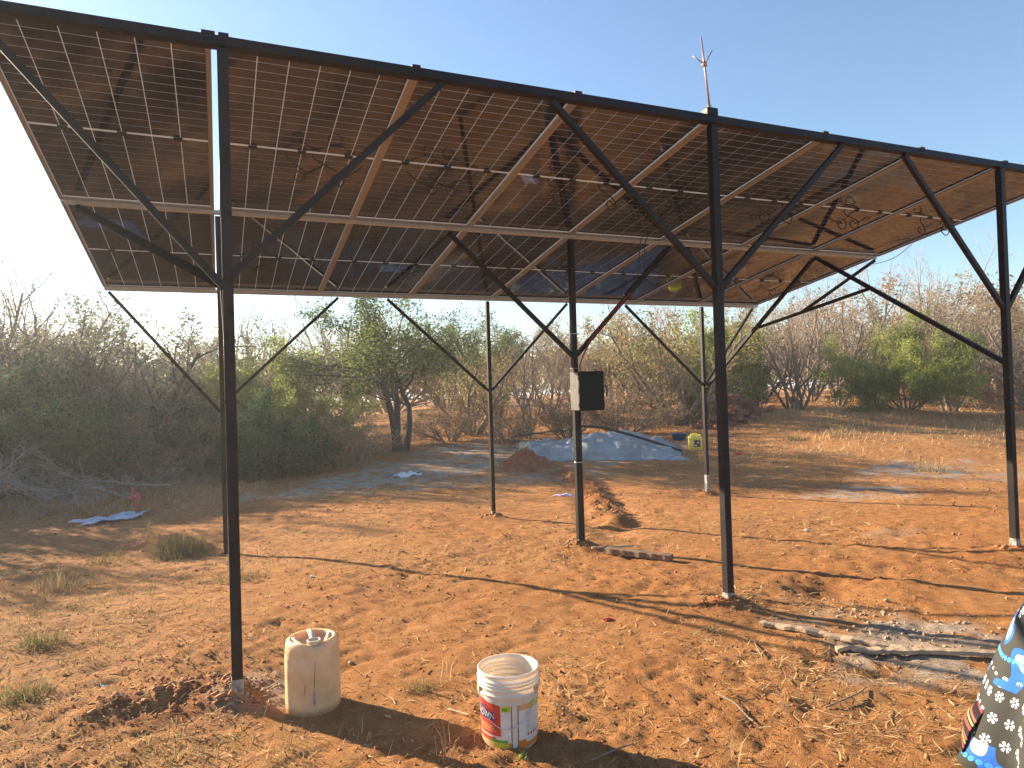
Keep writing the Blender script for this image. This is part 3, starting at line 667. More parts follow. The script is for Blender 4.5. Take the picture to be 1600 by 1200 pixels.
# far scrub, one mass
def far_scrub():
    rg = np.random.default_rng(3); n = 42000; base = math.atan2(FWH[1], FWH[0])
    a = base+rg.uniform(-1.7, 1.7, n); r = rg.uniform(47, 75, n); x = CAM[0]+np.cos(a)*r; y = CAM[1]+np.sin(a)*r
    hgt = 2.4+2.6*fbm(a*22, r*0.09, 71, 3); z = H(x, y)+hgt*np.sqrt(rg.random(n))
    V, Fq = leaf_quads(np.stack([x, y, z], 1), 0.5, rg, 0.5)
    o = link('distant_scrub', mesh_np('distant_scrub', V, Fq), MT['leaf_olive']); props(o, 'hazy mass of scrub far behind the thicket', 'scrub', None, 'stuff')
far_scrub()

# ------------------------------------------------------------------ ground litter
def polar_scatter(n, rg, r0, r1, half=1.0, power=1.0):
    base = math.atan2(FWH[1], FWH[0]); a = base+rg.uniform(-half, half, n); r = r0*(r1/r0)**(rg.random(n)**power)
    return CAM[0]+np.cos(a)*r, CAM[1]+np.sin(a)*r, r
def DS(x, y):
    dx, dy = x-CAM[0], y-CAM[1]; return dx*FWH[0]+dy*FWH[1], dx*RTH[0]+dy*RTH[1]
def litter():
    rg = np.random.default_rng(8)
    x, y, r = polar_scatter(85000, rg, 1.6, 24)
    D, S = DS(x, y)
    dens = 0.10+0.9*sstep(0.42, 0.66, fbm(x*0.8, y*0.8, 61, 3)); dens = np.maximum(dens, 0.9*sstep(9, 14, D)*sstep(0.1, 0.4, S/D)); dens = np.maximum(dens, 0.8*sstep(-0.2, -0.55, S/D)*sstep(10, 6, D))
    k = rg.random(len(x)) < dens; x, y, r = x[k], y[k], r[k]; n = len(x)
    L = rg.uniform(0.02, 0.10, n)*(0.7+0.05*r); w = rg.uniform(0.0012, 0.0026, n)*(0.8+0.10*r); th = rg.uniform(0, 6.28, n); el = np.abs(rg.normal(0, 0.22, n))
    d = np.stack([np.cos(th)*np.cos(el), np.sin(th)*np.cos(el), np.sin(el)], 1); s = np.stack([-np.sin(th), np.cos(th), rg.normal(0, .3, n)], 1)
    p = np.stack([x, y, H(x, y)+0.004], 1); mid = p+d*(L*0.55)[:, None]+np.stack([rg.normal(0, .1, n)*L, rg.normal(0, .1, n)*L, 0*L], 1); e = p+d*L[:, None]
    e[:, 2] = np.maximum(e[:, 2], H(e[:, 0], e[:, 1])+0.003); W = s*w[:, None]
    V = np.stack([p-W, p+W, mid+W, mid-W, e+W*.3, e-W*.3], 1).reshape(-1, 3); b = (np.arange(n)*6)[:, None]
    o = link('dry_straw', mesh_np('dry_straw', V, np.concatenate([b+[[0, 1, 2, 3]], b+[[3, 2, 4, 5]]])), MT['straw']); props(o, 'short dry straw strewn over the red earth', 'straw', None, 'stuff')
    x, y, r = polar_scatter(26000, rg, 1.6, 20); n = len(x); k = rg.random(n) < .25+.75*sstep(.42, .62, fbm(x*1.1, y*1.1, 64, 3)); x, y, r = x[k], y[k], r[k]; n = len(x)
    L = rg.uniform(0.012, 0.07, n)*(0.7+0.05*r); w = rg.uniform(0.001, 0.0028, n)*(0.8+0.10*r); th = rg.uniform(0, 6.28, n); el = np.abs(rg.normal(0, 0.25, n))
    d = np.stack([np.cos(th)*np.cos(el), np.sin(th)*np.cos(el), np.sin(el)], 1); W = np.stack([-np.sin(th), np.cos(th), rg.normal(0, .4, n)], 1)*w[:, None]; p = np.stack([x, y, H(x, y)+0.004], 1); e = p+d*L[:, None]
    V = np.stack([p-W, p+W, e+W*.5, e-W*.5], 1).reshape(-1, 3)
    MT['chaff'] = leaf_mat('dark_chaff', (0.10, 0.055, 0.03), (0.26, 0.16, 0.09), 0.1)
    props(link('dead_leaf_litter', mesh_np('dead_leaf_litter', V, np.arange(4*n).reshape(-1, 4)), MT['chaff']), 'brown bits of dead leaf and twig on the earth', 'litter', None, 'stuff')
    # crumbs of earth and small stones
    MT['clod'] = mat('earth_clods', (0.42, 0.17, 0.07), rough=0.95, vary=0.5, scale=1.3, bump=0.3); MT['stone'] = mat('pale_stones', (0.48, 0.33, 0.22), rough=0.9, vary=0.4, scale=8, bump=0.3)
    oct_v = np.array([[1, 0, 0], [-1, 0, 0], [0, 1, 0], [0, -1, 0], [0, 0, 1], [0, 0, -1]], float); oct_f = np.array([[0, 2, 4], [2, 1, 4], [1, 3, 4], [3, 0, 4], [2, 0, 5], [1, 2, 5], [3, 1, 5], [0, 3, 5]])
    def lumps(name, x, y, sz, m, label, cat, sink=0.25):
        n = len(x); v = oct_v[None]*rg.uniform(0.55, 1.25, (n, 6, 1)) + rg.normal(0, 0.15, (n, 6, 3)); v *= (sz[:, None]*np.stack([rg.uniform(.8, 1.3, n), rg.uniform(.8, 1.3, n), rg.uniform(.5, .9, n)], 1))[:, None, :]
        a = rg.uniform(0, 6.28, n); ca, sa = np.cos(a)[:, None], np.sin(a)[:, None]; vx = v[:, :, 0]*ca-v[:, :, 1]*sa; vy = v[:, :, 0]*sa+v[:, :, 1]*ca
        V = np.stack([vx+x[:, None], vy+y[:, None], v[:, :, 2]+(H(x, y)+sz*sink)[:, None]], -1).reshape(-1, 3)
        Fq = (oct_f[None]+(np.arange(n)*6)[:, None, None]).reshape(-1, 3)
        o = link(name, mesh_np(name, V, Fq), m); props(o, label, cat, None, 'stuff')
    x, y, r = polar_scatter(52000, rg, 1.5, 18); k = rg.random(len(x)) < 0.25+0.75*sstep(0.42, 0.64, fbm(x*0.9+5, y*0.9, 21, 2)); x, y, r = x[k], y[k], r[k]
    sz = (0.0022+0.0085*rg.random(len(x))**5)*(0.8+0.11*r); 
    tx, ty = [], []
    for c, d, nn, rad in [(TRENCH[i], TRENCH[i+1], 320, 0.13) for i in range(len(TRENCH)-1)] + [(LEDGE[i], LEDGE[i+1], 90, 0.10) for i in range(len(LEDGE)-1)]:
        t = rg.random(nn); tx.append(c[0]+(d[0]-c[0])*t+rg.normal(0, rad, nn)); ty.append(c[1]+(d[1]-c[1])*t+rg.normal(0, rad, nn))
    for X_, Y_ in ((0.028, -.03), (3.462, -.03), (6.845, -.03), (3.455, 2.28), (0.012, 4.54), (3.36, 4.54), (6.935, 4.54)):
        a_ = rg.uniform(0, 6.28, 60); q_ = .045+np.abs(rg.normal(0, .07, 60)); tx.append(X_+np.cos(a_)*q_); ty.append(Y_+np.sin(a_)*q_)
    tx, ty = np.concatenate(tx), np.concatenate(ty)
    lumps('earth_clods', np.concatenate([x, tx]), np.concatenate([y, ty]), np.concatenate([sz, rg.uniform(.05, 1, len(tx))**3*.026+.005]), MT['clod'], 'crumbs of red earth all over the ground', 'clods')
    x, y, r = polar_scatter(700, rg, 1.7, 18); sz = (0.004+0.009*rg.random(700)**2)*(0.8+0.1*r)
    rx, ry, rs = [x], [y], [sz]
    for px, py, nn, rad, s0 in [(395, 1085, 90, .16, .012), (1440, 985, 110, .32, .016), (1370, 965, 50, .2, .018), (1075, 768, 20, .15, .015), (1100, 1000, 8, .3, .01)]:
        g = gp(px, py); rx.append(g[0]+rg.normal(0, rad, nn)); ry.append(g[1]+rg.normal(0, rad, nn)); rs.append(s0*rg.uniform(.3, 1.2, nn))
    lumps('small_stones', np.concatenate(rx), np.concatenate(ry), np.concatenate(rs), MT['stone'], 'pale small stones and cement crumbs on the ground', 'stones')
litter()
def blades(name, x, y, hgt, wid, rg, m, label, cat, lean=0.5, per=1):
    n = len(x); th = rg.uniform(0, 6.28, n); el = np.abs(rg.normal(0, lean, n)); d = np.stack([np.cos(th)*np.sin(el), np.sin(th)*np.sin(el), np.cos(el)], 1); s = np.stack([-np.sin(th), np.cos(th), 0*th], 1)
    p = np.stack([x, y, H(x, y)-0.01], 1); m1 = p+d*(hgt*0.6)[:, None]; e = m1+(d+np.stack([np.cos(th), np.sin(th), -0.3+0*th], 1)*0.5)*(hgt*0.4)[:, None]; W = s*wid[:, None]
    V = np.stack([p-W, p+W, m1+W*.8, m1-W*.8, e+W*.2, e-W*.2], 1).reshape(-1, 3); b = (np.arange(n)*6)[:, None]
    me = mesh_np(name, V, np.concatenate([b+[[0, 1, 2, 3]], b+[[3, 2, 4, 5]]])); return me
def grasses():
    rg = np.random.default_rng(18)
    # dry grass on the rise at the right and along the foot of the thicket
    x, y, r = polar_scatter(110000, rg, 11, 34, 0.95); D, S = DS(x, y)
    dens = np.maximum(sstep(12, 18, D)*sstep(0.20, 0.36, S/D), sstep(17.5, 21, D)*0.8)*sstep(0.36, 0.6, fbm(x*0.9, y*0.9, 81, 3)+0.08)
    dens = np.maximum(dens, 0.5*sstep(11, 13.5, D)*sstep(-0.28, -0.45, S/D))
    k = rg.random(len(x)) < dens; x, y, r = x[k], y[k], r[k]; n = len(x)
    me = blades('dry_grass', x, y, rg.uniform(.03, .17, n)*(.6+.8*fbm(x*.7, y*.7, 83, 2)), rg.uniform(.003, .006, n)*(0.5+r*0.05), rg, None, '', '', 0.75)
    props(link('dry_grass', me, MT['straw']), 'straw coloured grass on the rise below the thicket', 'grass', None, 'stuff')
    # weeds in the left foreground
    x, y, r = polar_scatter(70000, rg, 2.2, 10.5, 0.95); D, S = DS(x, y)
    dens = sstep(-0.22, -0.52, S/np.maximum(D, .5)+0.5*(fbm(x*1.3, y*1.3, 91, 3)-0.5))*sstep(0.40, 0.6, fbm(x*2.4, y*2.4, 95, 3)); dens = dens*sstep(9.5, 6, D)
    k = rg.random(len(x)) < dens; x, y, r = x[k], y[k], r[k]; n = len(x)
    me = blades('low_weeds', x, y, rg.uniform(.015, .085, n), rg.uniform(.0015, .0035, n)*(0.6+r*0.06), rg, None, '', '', 0.8)
    props(link('low_weeds', me, MT['weed']), 'low greyish green weeds on the earth at lower left', 'weeds', None, 'stuff')
grasses()
def tuft(px, py, n, rad, h, m, label, name='weed_clump', lean=0.75, cat='weed', wid=0.003):
    rg = np.random.default_rng(int(px*7+py)); g = G(px, py); a = rg.uniform(0, 6.28, n); q = rad*rg.random(n)**.7*(.6+.4*np.abs(np.sin(2.5*a+px))); x, y = g.x+np.cos(a)*q, g.y+np.sin(a)*q
    me = blades(name, x, y, h*rg.uniform(.3, 1.2, n)*(1.15-.85*(q/rad)**1.5), np.full(n, wid)*rg.uniform(.6, 1.3, n), rg, None, '', '', lean)
    V = np.zeros(len(me.vertices)*3, np.float32); me.vertices.foreach_get('co', V); V = V.reshape(-1, 3)-np.array([g.x, g.y, g.z], np.float32); me.vertices.foreach_set('co', V.ravel()); me.update()
    props(link(name, me, MT[m], None, g), label, cat, 'small weeds on the red earth')
tuft(285, 868, 420, .40, .24, 'weed', 'largest green grey weed clump left of the nearest post', wid=.004)
tuft(240, 850, 150, .22, .26, 'straw', 'pale straw tuft beside the largest weed clump', 'grass_tuft', wid=.004)
tuft(165, 885, 200, .30, .18, 'weed', 'weed clump in front of the white sack')
tuft(90, 920, 260, .28, .20, 'straw', 'dry twiggy tuft at the left below the shaded earth', 'grass_tuft')
tuft(60, 1010, 300, .22, .13, 'weed', 'weed patch at the left edge of the foreground')
tuft(40, 1090, 300, .2, .12, 'weed', 'weed patch in the lower left corner')
tuft(655, 1075, 160, .13, .10, 'weed', 'dry weed clump between the drum and the bucket', wid=.002)
tuft(690, 1060, 10, .10, .22, 'straw', 'tall dry stalks beside the weed clump near the bucket', 'dry_stalks', .35, wid=.002)
tuft(560, 1145, 14, .14, .10, 'straw', 'short dry stalks in the shadow of the drum', 'dry_stalks', .25, wid=.002)
tuft(700, 1190, 14, .08, .15, 'straw', 'dry stalks at bottom left of the bucket', 'dry_stalks', .4, wid=.002)
tuft(820, 1182, 26, .05, .05, 'leaf_light', 'small green seedling in front of the bucket', 'seedling', .5, wid=.006)
tuft(1150, 1190, 16, .10, .13, 'straw', 'dry stalks at the bottom edge of the foreground', 'dry_stalks', .25, wid=.002)
tuft(1120, 990, 60, .12, .06, 'weed', 'tiny dry weed in front of the second front post')
tuft(1270, 655, 260, .5, .22, 'weed', 'grey green weeds on the low bank by the bricks', wid=.007)
tuft(1300, 690, 300, .7, .22, 'straw', 'dry grass clump on the low bank', 'grass_tuft', wid=.007)
tuft(1240, 690, 160, .4, .2, 'weed', 'weeds at the foot of the low bank', wid=.007)
tuft(1455, 735, 140, .4, .18, 'straw', 'dry grass clump on the open earth at right', 'grass_tuft', wid=.006)
tuft(370, 905, 240, .35, .12, 'weed', 'weeds right behind the foot of the nearest post', wid=.003)

# ------------------------------------------------------------------ cut branches at the left
def branch_pile():
    g = at_depth(80, 12.6); root = empty('branch_pile', g); props(root, 'heap of cut grey thorn branches at the left edge', 'branches')
    rg = random.Random(3)
    P = dict(TH, stems=1, lean=0.2, spread=0.0, len=1.9, rad=0.020, kids=[9, 7, 4], trop=[0, 0, 0, 0])
    protos = []
    for s in range(3):
        segs, tips = grow(60+s, P); V, Fq = seg_tubes([q for q in segs if q[4] <= 1], 4); V2, F2 = seg_tubes([q for q in segs if q[4] == 2], 3); V3, F3 = ribbons([q for q in segs if q[4] > 2], np.random.default_rng(s))
        Fa = np.vstack([Fq, F2+len(V), F3+len(V)+len(V2)]); me = mesh_np('branch', np.vstack([V, V2, V3]), Fa); me.materials.append(MT['twig_grey']); protos.append(me)
    for k in range(26):
        o = link('branch', protos[k % 3], None, root, (rg.uniform(-2.4, 1.5), rg.uniform(-.8, .9), rg.uniform(0.02, .38)), (rg.uniform(1.2, 1.62), rg.uniform(-.3, .3), rg.uniform(0, 6.28))); o.scale = (1, 0.55, 1)
    p = [Vector(at_depth(px, 12.4))-Vector(g)+Vector((0, 0, z)) for px, z in ((95, .55), (150, .52), (205, .42), (265, .32))]
    link('branch', tube_mesh('branch', smooth_path(p, 4), [0.012+0.0012*i for i in range(13)], 6), MT['bark'], root)
    for a, b in ((( 120, .50), (85, .72)), ((175, .50), (150, .66)), ((200, .45), (180, .62)), ((235, .38), (300, .80)), ((160, .5), (110, .62))):
        q0 = Vector(at_depth(a[0], 12.4))-Vector(g)+Vector((0, 0, a[1])); q1 = Vector(at_depth(b[0], 12.5))-Vector(g)+Vector((0, 0, b[1]))
        link('branch', tube_mesh('branch', smooth_path([q0, q0.lerp(q1, .5)+Vector((0, .05, .04)), q1], 3), [.012-.0012*i for i in range(7)], 5), MT['bark'], root)
    return g
branch_pile()
# ------------------------------------------------------------------ plastic drum in the foreground
MT['drum'] = mat('dusty_drum_plastic', (0.72, 0.50, 0.29), rough=0.5, vary=0.3, scale=8, dark=(0.55, 0.33, 0.16))
def _dirty_foot(m, c, z1):
    n = m.node_tree; b = n.nodes['Principled BSDF']; src = b.inputs['Base Color'].links[0].from_socket; tc = n.nodes.new('ShaderNodeTexCoord'); sp = n.nodes.new('ShaderNodeSeparateXYZ'); n.links.new(tc.outputs['Object'], sp.inputs[0])
    t = n.nodes.new('ShaderNodeTexNoise'); t.inputs['Scale'].default_value = 18; t.inputs['Detail'].default_value = 7; n.links.new(tc.outputs['Object'], t.inputs['Vector'])
    mr = n.nodes.new('ShaderNodeMapRange'); mr.inputs[1].default_value = z1; mr.inputs[2].default_value = 0.0; n.links.new(sp.outputs[2], mr.inputs[0])
    ad = n.nodes.new('ShaderNodeMath'); ad.operation = 'ADD'; n.links.new(mr.outputs[0], ad.inputs[0]); n.links.new(t.outputs['Fac'], ad.inputs[1])
    m2 = n.nodes.new('ShaderNodeMapRange'); m2.inputs[1].default_value = .62; m2.inputs[2].default_value = 1.15; m2.inputs[4].default_value = .85; n.links.new(ad.outputs[0], m2.inputs[0])
    x = n.nodes.new('ShaderNodeMix'); x.data_type = 'RGBA'; n.links.new(m2.outputs[0], x.inputs[0]); n.links.new(src, x.inputs[6]); x.inputs[7].default_value = (*c, 1); n.links.new(x.outputs[2], b.inputs['Base Color'])
_dirty_foot(MT['drum'], (0.42, 0.22, 0.09), 0.075)
MT['drum_top'] = mat('drum_top_plastic', (0.68, 0.58, 0.46), rough=0.5, vary=0.3, scale=9, dark=(0.52, 0.38, 0.25))
MT['mud'] = mat('mud_stain', (0.40, 0.21, 0.09), rough=0.85, vary=0.4, scale=12)
MT['streak'] = mat('dark_scuff', (0.20, 0.15, 0.13), rough=0.8, vary=0.4, scale=20)
MT['bluesmear'] = mat('blue_smear', (0.28, 0.29, 0.38), rough=0.7, vary=0.4, scale=30)
def glow(m, w, rad):
    b = m.node_tree.nodes['Principled BSDF']; b.inputs['Subsurface Weight'].default_value = w; b.inputs['Subsurface Radius'].default_value = rad; b.inputs['Subsurface Scale'].default_value = 1.0
glow(MT['drum'], 0.35, (0.08, 0.06, 0.045))
def drum():
    g = G(490, 1098); front = math.atan2(CAM[1]-g.y, CAM[0]-g.x)     # side with the spout faces the camera
    root = empty('plastic_drum', (g.x, g.y, g.z-0.012), front+0.12); props(root, 'dusty beige plastic drum without cap beside the nearest post', 'drum')
    R = 0.146
    prof = [(0.0, 0.004), (R-0.03, 0.0), (R-0.010, 0.006), (R-0.001, 0.022), (R, 0.05), (R+0.001, 0.12), (R+0.001, 0.22), (R, 0.312), (R-0.002, 0.317), (R-0.0025, 0.321), (R-0.002, 0.327), (R-0.003, 0.350), (R-0.006, 0.374), (R-0.012, 0.391), (R-0.021, 0.399), (R-0.031, 0.398), (R-0.038, 0.390), (R-0.043, 0.376), (R-0.047, 0.366), (0.05, 0.362), (0.0, 0.362)]
    def fn(p, a, r, z):
        a = (a+math.pi) % (2*math.pi)-math.pi; k = math.exp(-(a/0.34)**2)
        if z > 0.366 and r > 0.07: p.z = z-(z-0.366)*0.6*k
        return p
    link('body', lathe_mesh('body', prof, 64, True, fn), MT['drum'], root)
    link('handle', tube_mesh('handle', smooth_path([(-0.112, 0, 0.392), (-0.07, 0.0, 0.400), (-0.01, 0.0, 0.396), (0.045, 0, 0.372)], 5), [0.015]*16, 10), MT['drum_top'], root)
    for s in (-1, 1): link('molded_rib', tube_mesh('molded_rib', smooth_path([(-0.03, s*0.098, 0.388), (0.03, s*0.078, 0.378), (0.08, s*0.062, 0.378)], 4), [0.013]*9, 8), MT['drum_top'], root)
    n = 28; me = lathe_mesh('spout', [(0.033, 0.355), (0.0335, 0.392), (0.037, 0.394), (0.037, 0.406), (0.031, 0.407), (0.029, 0.37)], n); o = link('spout', me, MT['drum_top'], root, (0.085, 0, 0))
    me = lathe_mesh('spout_mouth', [(0.0, 0.374), (0.0292, 0.374)], n); link('spout_mouth', me, MT['streak'], o)
    def strip(name, a0, pts, m):
        V = []
        for (da, z, w) in pts:
            for s in (-1, 1): t = a0+da+s*w/R; V.append(((R+0.0035)*math.cos(t), (R+0.0035)*math.sin(t), z))
        link(name, mesh_py(name, V, [(2*i, 2*i+1, 2*i+3, 2*i+2) for i in range(len(pts)-1)]), m, root)
    strip('scratch', -0.05, [(0.02, 0.31, .0006), (0.0, 0.25, .0015), (-0.03, 0.19, .002), (-.06, .13, .0008)], MT['streak'])
    strip('smear', -0.05, [(-.03, .15, .003), (-.05, .115, .006), (-.03, .09, .005), (-.04, .075, .001)], MT['bluesmear'])
    strip('scratch', -0.42, [(0, .19, .0005), (.01, .165, .002), (0, .13, .0006)], MT['streak'])
drum()

# ------------------------------------------------------------------ paint bucket
for nm, c in dict(white=(0.74, 0.70, 0.63), red=(0.62, 0.055, 0.03), blue=(0.025, 0.035, 0.17), orange=(0.72, 0.20, 0.03), green=(0.13, 0.33, 0.03), lime=(0.50, 0.55, 0.03), peach=(0.70, 0.38, 0.16), ink=(0.05, 0.04, 0.05), grey=(0.42, 0.40, 0.40), cream=(0.72, 0.63, 0.52)).items():
    MT['p_'+nm] = mat('print_'+nm, c, rough=0.5, vary=0.22, scale=25)
MT['bucket'] = mat('bucket_plastic', (0.74, 0.70, 0.64), rough=0.42, vary=0.22, scale=7, dark=(0.62, 0.48, 0.34))
_dirty_foot(MT['bucket'], (0.50, 0.30, 0.17), 0.045); glow(MT['bucket'], 0.3, (0.03, 0.022, 0.015)); glow(MT['p_cream'], 0.3, (0.03, 0.022, 0.015))
def bucket():
    g = G(797, 1150); front = math.atan2(CAM[1]-g.y, CAM[0]-g.x)
    root = empty('paint_bucket', (g.x, g.y, g.z-0.008), front); props(root, 'white paint bucket with red and green label, wire handle down', 'bucket')
    H0, R0, R1 = 0.372, 0.133, 0.146
    def Rz(z): return R0+(R1-R0)*z/H0
    out = [(0.0, 0.003), (R0-0.012, 0.0), (R0-0.003, 0.004), (R0, 0.014)] + [(Rz(z), z) for z in (0.05, 0.1, 0.15, 0.2, 0.25, 0.268)]
    rim = []
    for z in (0.272, 0.300, 0.318, 0.334):
        r = Rz(z); rim += [(r, z-0.002), (r+0.0075, z-0.001), (r+0.008, z+0.004), (r+0.001, z+0.0055)]
    rim += [(Rz(.352), .352), (Rz(.36)+.004, .358), (Rz(.36)+.005, .368), (Rz(.36)+.001, .372), (Rz(.36)-.004, .370)]
    inn = [(Rz(z)-0.004, z) for z in (0.345, 0.30, 0.2, 0.1, 0.03)] + [(R0-0.012, 0.012), (0.0, 0.010)]
    body = link('body', lathe_mesh('body', out+rim+inn, 72), MT['bucket'], root)
    lab = link('label_sheet', mesh_py('label_sheet', [], []), MT['p_cream'], root)
    def patch(name, a0, a1, z0, z1, m, lift, parent=lab, z1b=None, z0b=None):
        """curved print patch; a in degrees, positive to the viewer's right"""
        n = max(2, int(abs(a1-a0)/4)); V = []
        for i in range(n+1):
            t = i/n; a = math.radians(a0+(a1-a0)*t); zz0 = z0+((z0b if z0b is not None else z0)-z0)*t; zz1 = z1+((z1b if z1b is not None else z1)-z1)*t
            for z in (zz0, zz1): r = Rz(z)+lift; V.append((r*math.cos(a), r*math.sin(a), z))
        return link(name, mesh_py(name, V, [(2*i, 2*i+2, 2*i+3, 2*i+1) for i in range(n)], True), MT[m], parent)
    me = patch('tmp', -175, 175, .028, .262, 'p_cream', .0006, root); lab.data = me.data; bpy.data.objects.remove(me)
    patch('red_field', -95, -18, .088, .258, 'p_red', .0012, z1b=.232)
    patch('red_strip', -95, -30, .060, .080, 'p_red', .0012)
    patch('green_square', -16, 2, .204, .230, 'p_lime', .0012); patch('green_square', -14, -4, .209, .222, 'p_green', .0018)
    patch('white_field', -16, 2, .075, .202, 'p_white', .0012)
    patch('green_strip', -45, -4, .058, .070, 'p_green', .0014); patch('lime_strip', -34, -2, .028, .057, 'p_lime', .0012); patch('orange_strip', -44, -34, .030, .058, 'p_peach', .0012)
    patch('orange_strip', -2, 3, .026, .058, 'p_orange', .0014); patch('peach_field', -90, -46, .030, .060, 'p_peach', .0010)
    patch('seam_line', 3.2, 4.6, .026, .232, 'p_ink', .0018); patch('seam_line', 16, 17.4, .026, .232, 'p_ink', .0018)
    patch('orange_field', 18, 44, .206, .232, 'p_peach', .0012); patch('lime_field', 44, 95, .206, .236, 'p_lime', .0012)
    patch('white_field', 18, 95, .066, .205, 'p_white', .0010); patch('orange_field', 17.4, 34, .028, .066, 'p_orange', .0012); patch('orange_field', 34, 95, .028, .050, 'p_orange', .0012)
    for i in range(13): patch('text_line', 34, 60+random.Random(i).uniform(-8, 14), .192-i*.0082, .1945-i*.0082, 'p_grey', .0016)
    for i in range(6): patch('red_mark', 37+i*8, 42+i*8, .080, .092, 'p_red', .0016)
    for i in range(3): patch('text_line', -80, -34+i*3, .128-i*.011, .1325-i*.011, 'p_peach', .0018)
    # house shaped blue logo with lettering
    def shape(name, pts, m, lift):
        V = []
        for a, z in pts: r = Rz(z)+lift; t = math.radians(a); V.append((r*math.cos(t), r*math.sin(t), z))
        link(name, mesh_py(name, V, [tuple(range(len(V)))]), MT[m], lab)
    for i in range(12):
        a0 = -88+i*4.75; a1 = a0+4.75
        def topz(a): return .196+(.028*(1-abs(a+60)/16) if abs(a+60) < 16 else 0)
        shape('logo_field', [(a0, .158), (a1, .158), (a1, topz(a1)), (a0, topz(a0))], 'p_blue', .0020)
    for i in range(6):
        a0 = -70+i*3.5; a1 = a0+3.5
        def tz(a): return .190+.022*(1-abs(a+59.5)/11)
        shape('logo_roof', [(a0, .190), (a1, .190), (a1, tz(a1)), (a0, tz(a0))], 'p_orange', .0026)
    cu = bpy.data.curves.new('lettering', 'FONT'); cu.body = 'CROWN'; cu.size = 0.042; cu.align_x = 'CENTER'; cu.resolution_u = 2
    tmp = bpy.data.objects.new('lettering', cu); COL.objects.link(tmp); dg = bpy.context.evaluated_depsgraph_get(); me = bpy.data.meshes.new_from_object(tmp.evaluated_get(dg)); bpy.data.objects.remove(tmp)
    bm = bmesh.new(); bm.from_mesh(me); bmesh.ops.triangulate(bm, faces=bm.faces[:]); bmesh.ops.subdivide_edges(bm, edges=[e for e in bm.edges if e.calc_length() > .008], cuts=1); bm.to_mesh(me); bm.free()
    for v in me.vertices:
        z = .165+v.co.y; r = Rz(z)+.0030; a = math.radians(-60)+v.co.x*0.90/r; v.co = (r*math.cos(a), r*math.sin(a), z)
    me.materials.clear(); link('lettering', me, MT['p_white'], lab)
    # handle lugs and wire
    for a in (-72, 62):
        t = math.radians(a); r = Rz(.285)+.004
        o = link('handle_lug', box_mesh('handle_lug', -.008, .008, -.016, .016, -.020, .012, .004), MT['bucket'], root, (r*math.cos(t), r*math.sin(t), .288), (0, 0, t))
    pts = []
    for k in range(21):
        u = k/20; a = math.radians(-72+134*u); sag = math.sin(math.pi*u)**0.8; z = .285-.155*sag; r = Rz(z)+.010+.006*sag; pts.append((r*math.cos(a), r*math.sin(a), z))
    link('wire_handle', tube_mesh('wire_handle', pts, 0.0024, 8), MT['galv'], root)
bucket()

# ------------------------------------------------------------------ yellow can, blue basin, brick pile
MT['yellow'] = mat('yellow_plastic', (0.82, 0.66, 0.11), rough=0.4, vary=0.12, scale=5)
MT['basinblue'] = mat('blue_plastic', (0.02, 0.09, 0.22), rough=0.4, vary=0.2, scale=5)
glow(MT['yellow'], 0.8, (0.15, 0.12, 0.03))
def jerrycan():
    p = at_depth(1083, 15.8); a = math.atan2(CAM[1]-p.y, CAM[0]-p.x)+math.pi/2; root = empty('jerrycan', p-Vector((0, 0, .03)), a+0.12); props(root, 'yellow plastic jerrycan with dark label by the grey sheet', 'jerrycan')
    bm = bmesh.new(); bmesh.ops.create_cube(bm, size=1)
    for v in bm.verts: v.co = Vector((v.co.x*.29, v.co.y*.25, (v.co.z+.5)*.345))
    bmesh.ops.bevel(bm, geom=bm.edges[:], offset=.045, segments=4, affect='EDGES', profile=.5)
    me = bpy.data.meshes.new('body'); bm.to_mesh(me); bm.free()
    for f in me.polygons: f.use_smooth = True
    link('body', me, MT['yellow'], root)
    link('handle', tube_mesh('handle', smooth_path([(-.10, 0, .33), (-.085, 0, .375), (.03, 0, .385), (.06, 0, .335)], 4), .017, 8), MT['yellow'], root)
    link('cap', tube_mesh('cap', [(.11, 0, .33), (.11, 0, .375)], .027, 12), MT['yellow'], root)
    link('label', box_mesh('label', -.035, .10, -.1275, -.1235, .10, .25), MT['p_ink'], root)
    link('label_mark', box_mesh('label_mark', -.02, .03, -.1295, -.1276, .12, .15), MT['p_white'], root); link('label_mark', box_mesh('label_mark', .02, .08, -.1295, -.1276, .17, .22), MT['p_grey'], root)
jerrycan()
p = at_depth(1058, 17.2); bs = empty('wash_basin', p, 0); props(bs, 'round dark blue plastic basin near the yellow jerrycan', 'basin')
link('bowl', lathe_mesh('bowl', [(0, .0), (.13, .0), (.15, .01), (.185, .15), (.20, .158), (.20, .164), (.182, .164), (.178, .15), (.145, .02), (0, .012)], 36), MT['basinblue'], bs); link('rim', lathe_mesh('rim', [(.196, .150), (.206, .154), (.206, .168), (.192, .167)], 36), MT['basinblue'], bs)
